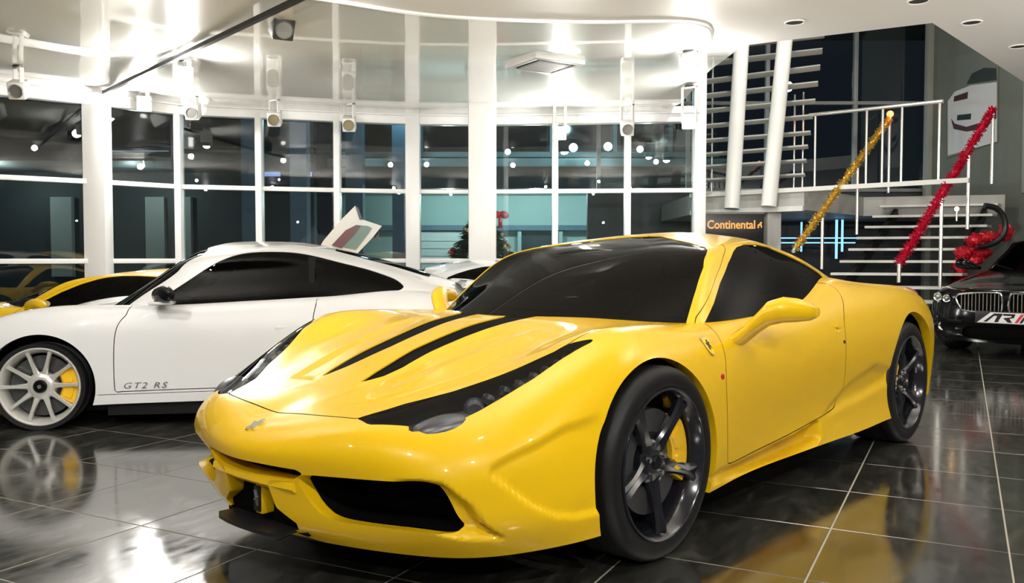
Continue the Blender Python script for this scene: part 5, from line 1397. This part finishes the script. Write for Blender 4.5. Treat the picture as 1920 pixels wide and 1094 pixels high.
def build_black_car():
    RZ = ROOM + PI / 2 - .82
    car = empty('black_sedan', W(5.12, 9.0), RZ, 'black sedan with a wide barred grille facing the viewer at the right edge', 'car')
    B = np.array([
    [(0,0,.16),(-.06,0,.26),(-.07,0,.40),(-.05,0,.52),(-.04,0,.64),(.0,0,.70),(.06,0,.725),(.14,0,.74)],
    [(.03,.40,.16),(-.03,.42,.26),(-.04,.42,.40),(-.02,.41,.52),(-.01,.40,.64),(.03,.36,.70),(.10,.25,.735),(.18,0,.75)],
    [(.16,.72,.16),(.11,.74,.26),(.10,.74,.40),(.12,.73,.52),(.14,.71,.63),(.18,.62,.70),(.24,.42,.745),(.30,0,.765)],
    [(.40,.88,.18),(.37,.90,.28),(.37,.90,.42),(.38,.89,.55),(.40,.86,.66),(.44,.74,.735),(.48,.48,.775),(.52,0,.79)],
    [(.8,.90,.18),(.8,.92,.30),(.8,.92,.45),(.8,.91,.60),(.8,.88,.71),(.8,.76,.79),(.8,.5,.83),(.8,0,.84)],
    [(1.3,.90,.19),(1.3,.92,.31),(1.3,.925,.47),(1.3,.92,.63),(1.3,.89,.75),(1.3,.78,.85),(1.3,.5,.89),(1.3,0,.90)],
    [(1.9,.90,.19),(1.9,.92,.31),(1.9,.93,.47),(1.9,.925,.65),(1.9,.90,.79),(1.9,.80,.90),(1.9,.5,.93),(1.9,0,.93)],
    [(3.0,.90,.19),(3.0,.92,.31),(3.0,.93,.47),(3.0,.925,.66),(3.0,.90,.82),(3.0,.80,.93),(3.0,.5,.95),(3.0,0,.95)],
    [(4.0,.88,.22),(4.0,.90,.33),(4.0,.91,.48),(4.0,.90,.68),(4.0,.87,.85),(4.0,.78,.95),(4.0,.5,.98),(4.0,0,.98)],
    [(4.5,.6,.25),(4.55,.62,.4),(4.56,.62,.55),(4.54,.61,.7),(4.5,.58,.88),(4.46,.5,.96),(4.42,.3,.98),(4.4,0,.98)],
    [(4.6,0,.25),(4.66,0,.4),(4.67,0,.55),(4.65,0,.7),(4.6,0,.88),(4.56,0,.96),(4.52,0,.98),(4.5,0,.98)]], float)
    sk, S, N = build_skin(B, 10, 10)
    circ = lambda cx, cz, r: np.hypot(sk.V[:, 0] - cx, sk.V[:, 2] - cz) - r
    low = lambda c: c[1] > .55 and c[2] < .8
    for cx in (.86, 3.75): sk.cut(circ(cx, .33, .37), 'arch', where=low)
    fr = lambda c: c[0] < .5 and c[2] < .75
    kid = smooth_poly([(.035, .50), (.04, .655), (.10, .69), (.40, .675), (.50, .64), (.47, .54), (.40, .49), (.10, .475)], 4)
    sk.cut(sdf_poly(sk.proj((1, 2)), kid), 'grille', where=fr)
    lampo = smooth_poly([(.54, .60), (.60, .655), (.74, .675), (.84, .66), (.80, .59), (.66, .56), (.57, .57)], 4)
    sk.cut(sdf_poly(sk.proj((1, 2)), lampo), 'lamp', where=fr)
    inta = smooth_poly([(-.1, .20), (-.1, .33), (.35, .33), (.42, .27), (.38, .20)], 3)
    sk.cut(sdf_poly(sk.proj((1, 2)), inta), 'intake', where=fr)
    K = MATS['paint_black']
    mesh_obj('body_shell', both(sk.take(('body',))), K, car)
    mesh_obj('lower_intake', both((lambda p: (p[0] - p[2] * .03, p[1], p[2]))(sk.take(('intake',)))), MATS['mesh_black'], car)
    V, F, Nn = sk.take(('grille',)); LV, LF, LN = sk.take(('lamp',))
    for q in (1, -1):
        m = (lambda p: p if q > 0 else mirror_part(p))
        g = mesh_obj('grille', m((V - Nn * .035, F, Nn)), MATS['mesh_black'], car)
        fx = lambda y: -.035 + .35 * max(0, y - .1) ** 2
        mesh_obj('grille_frame', tube([(fx(y) - .018, q * y, z) for y, z in list(kid) + [kid[0]]], .011, 8, False), MATS['chrome'], g)
        for k in range(11):
            y = .07 + k * .038; zz = [p[1] for p in kid if abs(p[0] - y) < .08]
            mesh_obj('grille_bar', bar((fx(y), q * y, min(zz) + .01), (fx(y), q * y, max(zz) - .01), .016, .008), MATS['steel'], g, False)
        h = mesh_obj('headlamp', m((LV - LN * .03, LF, LN)), MATS['black_gloss'], car)
        for y, z, r in ((.63, .612, .042), (.745, .625, .046)):
            mesh_obj('lamp_ring', tf(lathe([(r * .55, .01), (r * .8, -.004), (r, -.006), (r * 1.05, .012)], 20), (.06 + .5 * (y - .6), q * y, z), (0, 0, -PI / 2 if True else 0)), MATS['chrome'], h)
            mesh_obj('lamp_bulb', ball((.075 + .5 * (y - .6), q * y, z), r * .55, 12, 8), mat('bulb_grey', (.5, .5, .48), .15, metal=.8), h)
        mesh_obj('headlamp_cover', m((LV, LF, LN)), MATS['headlight_glass'], car)
        fo = mesh_obj('fog_lamp', tf(lathe([(0, .0), (.03, 0), (.045, -.008), (.05, .02)], 18), (.06, q * .66, .31), (0, 0, -PI / 2)), MATS['chrome'], car)
        make_wheel(car, (.86, q * .915, .33), q, .33, .24, .25, 'five', MATS['rim_silver'], MATS['black_satin'], MATS['black_gloss'], .1)
        make_wheel(car, (3.75, q * .915, .33), q, .33, .24, .25, 'five', MATS['rim_silver'], MATS['black_satin'], MATS['black_gloss'], .1)
        mp = [((1.55, .80, .93), .05, .02), ((1.55, .90, .96), .05, .05), ((1.56, 1.0, .98), .05, .07), ((1.57, 1.08, .98), .03, .05)]
        mesh_obj('door_mirror', loft([[(x + a_ * math.cos(t), q * y, z + b_ * math.sin(t)) for t in np.linspace(0, 2 * PI, 14, endpoint=False)] for (x, y, z), a_, b_ in mp]), K, car)
    mesh_obj('bumper_strip', tube([(-.06 + .30 * y * y, y, .405) for y in np.linspace(-.74, .74, 17)], .010, 6), mat('dim_chrome', (.35, .35, .35), .2, metal=1), car)
    # cabin
    C = np.array([
    [(1.35,0,.86),(1.65,0,1.05),(1.95,0,1.22),(2.15,0,1.31),(2.6,0,1.345)],
    [(1.38,.35,.86),(1.67,.33,1.05),(1.97,.30,1.215),(2.16,.27,1.305),(2.7,0,1.35)],
    [(1.50,.66,.86),(1.76,.60,1.04),(2.02,.55,1.20),(2.2,.49,1.285),(2.8,0,1.35)],
    [(1.70,.79,.86),(1.90,.72,1.04),(2.12,.645,1.19),(2.3,.56,1.275),(2.9,0,1.35)],
    [(2.5,.82,.88),(2.5,.75,1.05),(2.55,.67,1.19),(2.6,.58,1.28),(3.1,0,1.345)],
    [(3.3,.80,.90),(3.3,.74,1.05),(3.25,.66,1.18),(3.2,.56,1.265),(3.3,0,1.33)],
    [(4.0,.66,.93),(3.9,.62,1.04),(3.75,.56,1.14),(3.6,.48,1.22),(3.5,0,1.30)],
    [(4.3,0,.95),(4.15,0,1.05),(3.95,0,1.15),(3.75,0,1.23),(3.6,0,1.28)]], float)
    kc, KS, KN = build_skin(C, 10, 10)
    ws = [(-.1, .7), (.80, .7), (.70, .90), (.62, 1.04), (.57, 1.18), (.50, 1.26), (.27, 1.285), (0, 1.29), (-.1, 1.29)]
    kc.cut(sdf_poly(kc.proj((1, 2)), ws), 'glass', where=lambda c: c[0] < 2.3)
    sw = smooth_poly([(1.80, .90), (2.15, 1.14), (2.4, 1.235), (2.9, 1.25), (3.4, 1.19), (3.75, 1.05), (3.8, .97), (2.8, .93)], 4)
    kc.cut(sdf_poly(kc.proj((0, 2)), sw), 'glass', where=lambda c: c[1] > .4)
    mesh_obj('roof', both(kc.take(('body',))), K, car); mesh_obj('windows', both(kc.take(('glass',))), MATS['car_glass'], car)
    mesh_obj('underbody', box(.2, 4.4, -.54, .54, .15, .22), MATS['black_matt'], car, False)
    mesh_obj('cabin_floor', box(1.0, 4.2, -.7, .7, .3, .5), MATS['black_matt'], car, False)
    # show plate with the dealer's mark
    pz = .435
    pt = mesh_obj('show_plate', box(-.115, -.105, -.27, .27, pz - .065, pz + .065, .003), mat('plate_dark', (.02, .02, .02), .4), car)
    def stroke(nm, poly, m, d=0.):
        mesh_obj(nm, recalc(prism([(-a, b + pz) for a, b in poly], -.119 - d, -.115, 'x')), m, pt, False)
    wt = mat('plate_white', (.75, .75, .75), .4); rd = mat('plate_red', (.7, .03, .05), .4); s_ = .05
    sh = lambda pts: [(x, y) for x, y in pts]
    stroke('plate_field', [(-.25, -.055), (-.12, .055), (.25, .055), (.19, -.055)], wt)
    A = mat('plate_black', (.01, .01, .01), .4)
    stroke('letter_a', [(-.19, -.045), (-.085, .045), (.0, .045), (-.03, -.005), (-.05, -.045), (-.085, -.045), (-.055, .02), (-.085, .02), (-.155, -.045)], A, .001)
    stroke('letter_r', [(.005, .045), (.115, .045), (.10, .005), (.06, -.005), (.085, -.045), (.045, -.045), (.0, .0), (.075, .012), (.08, .025), (-.005, .025)], A, .001)
    stroke('slash', [(.105, -.045), (.165, .045), (.195, .045), (.135, -.045)], rd, .001)
    stroke('slash', [(.15, -.045), (.205, .045), (.23, .045), (.175, -.045)], A, .001)
build_back_cars()
build_black_car()
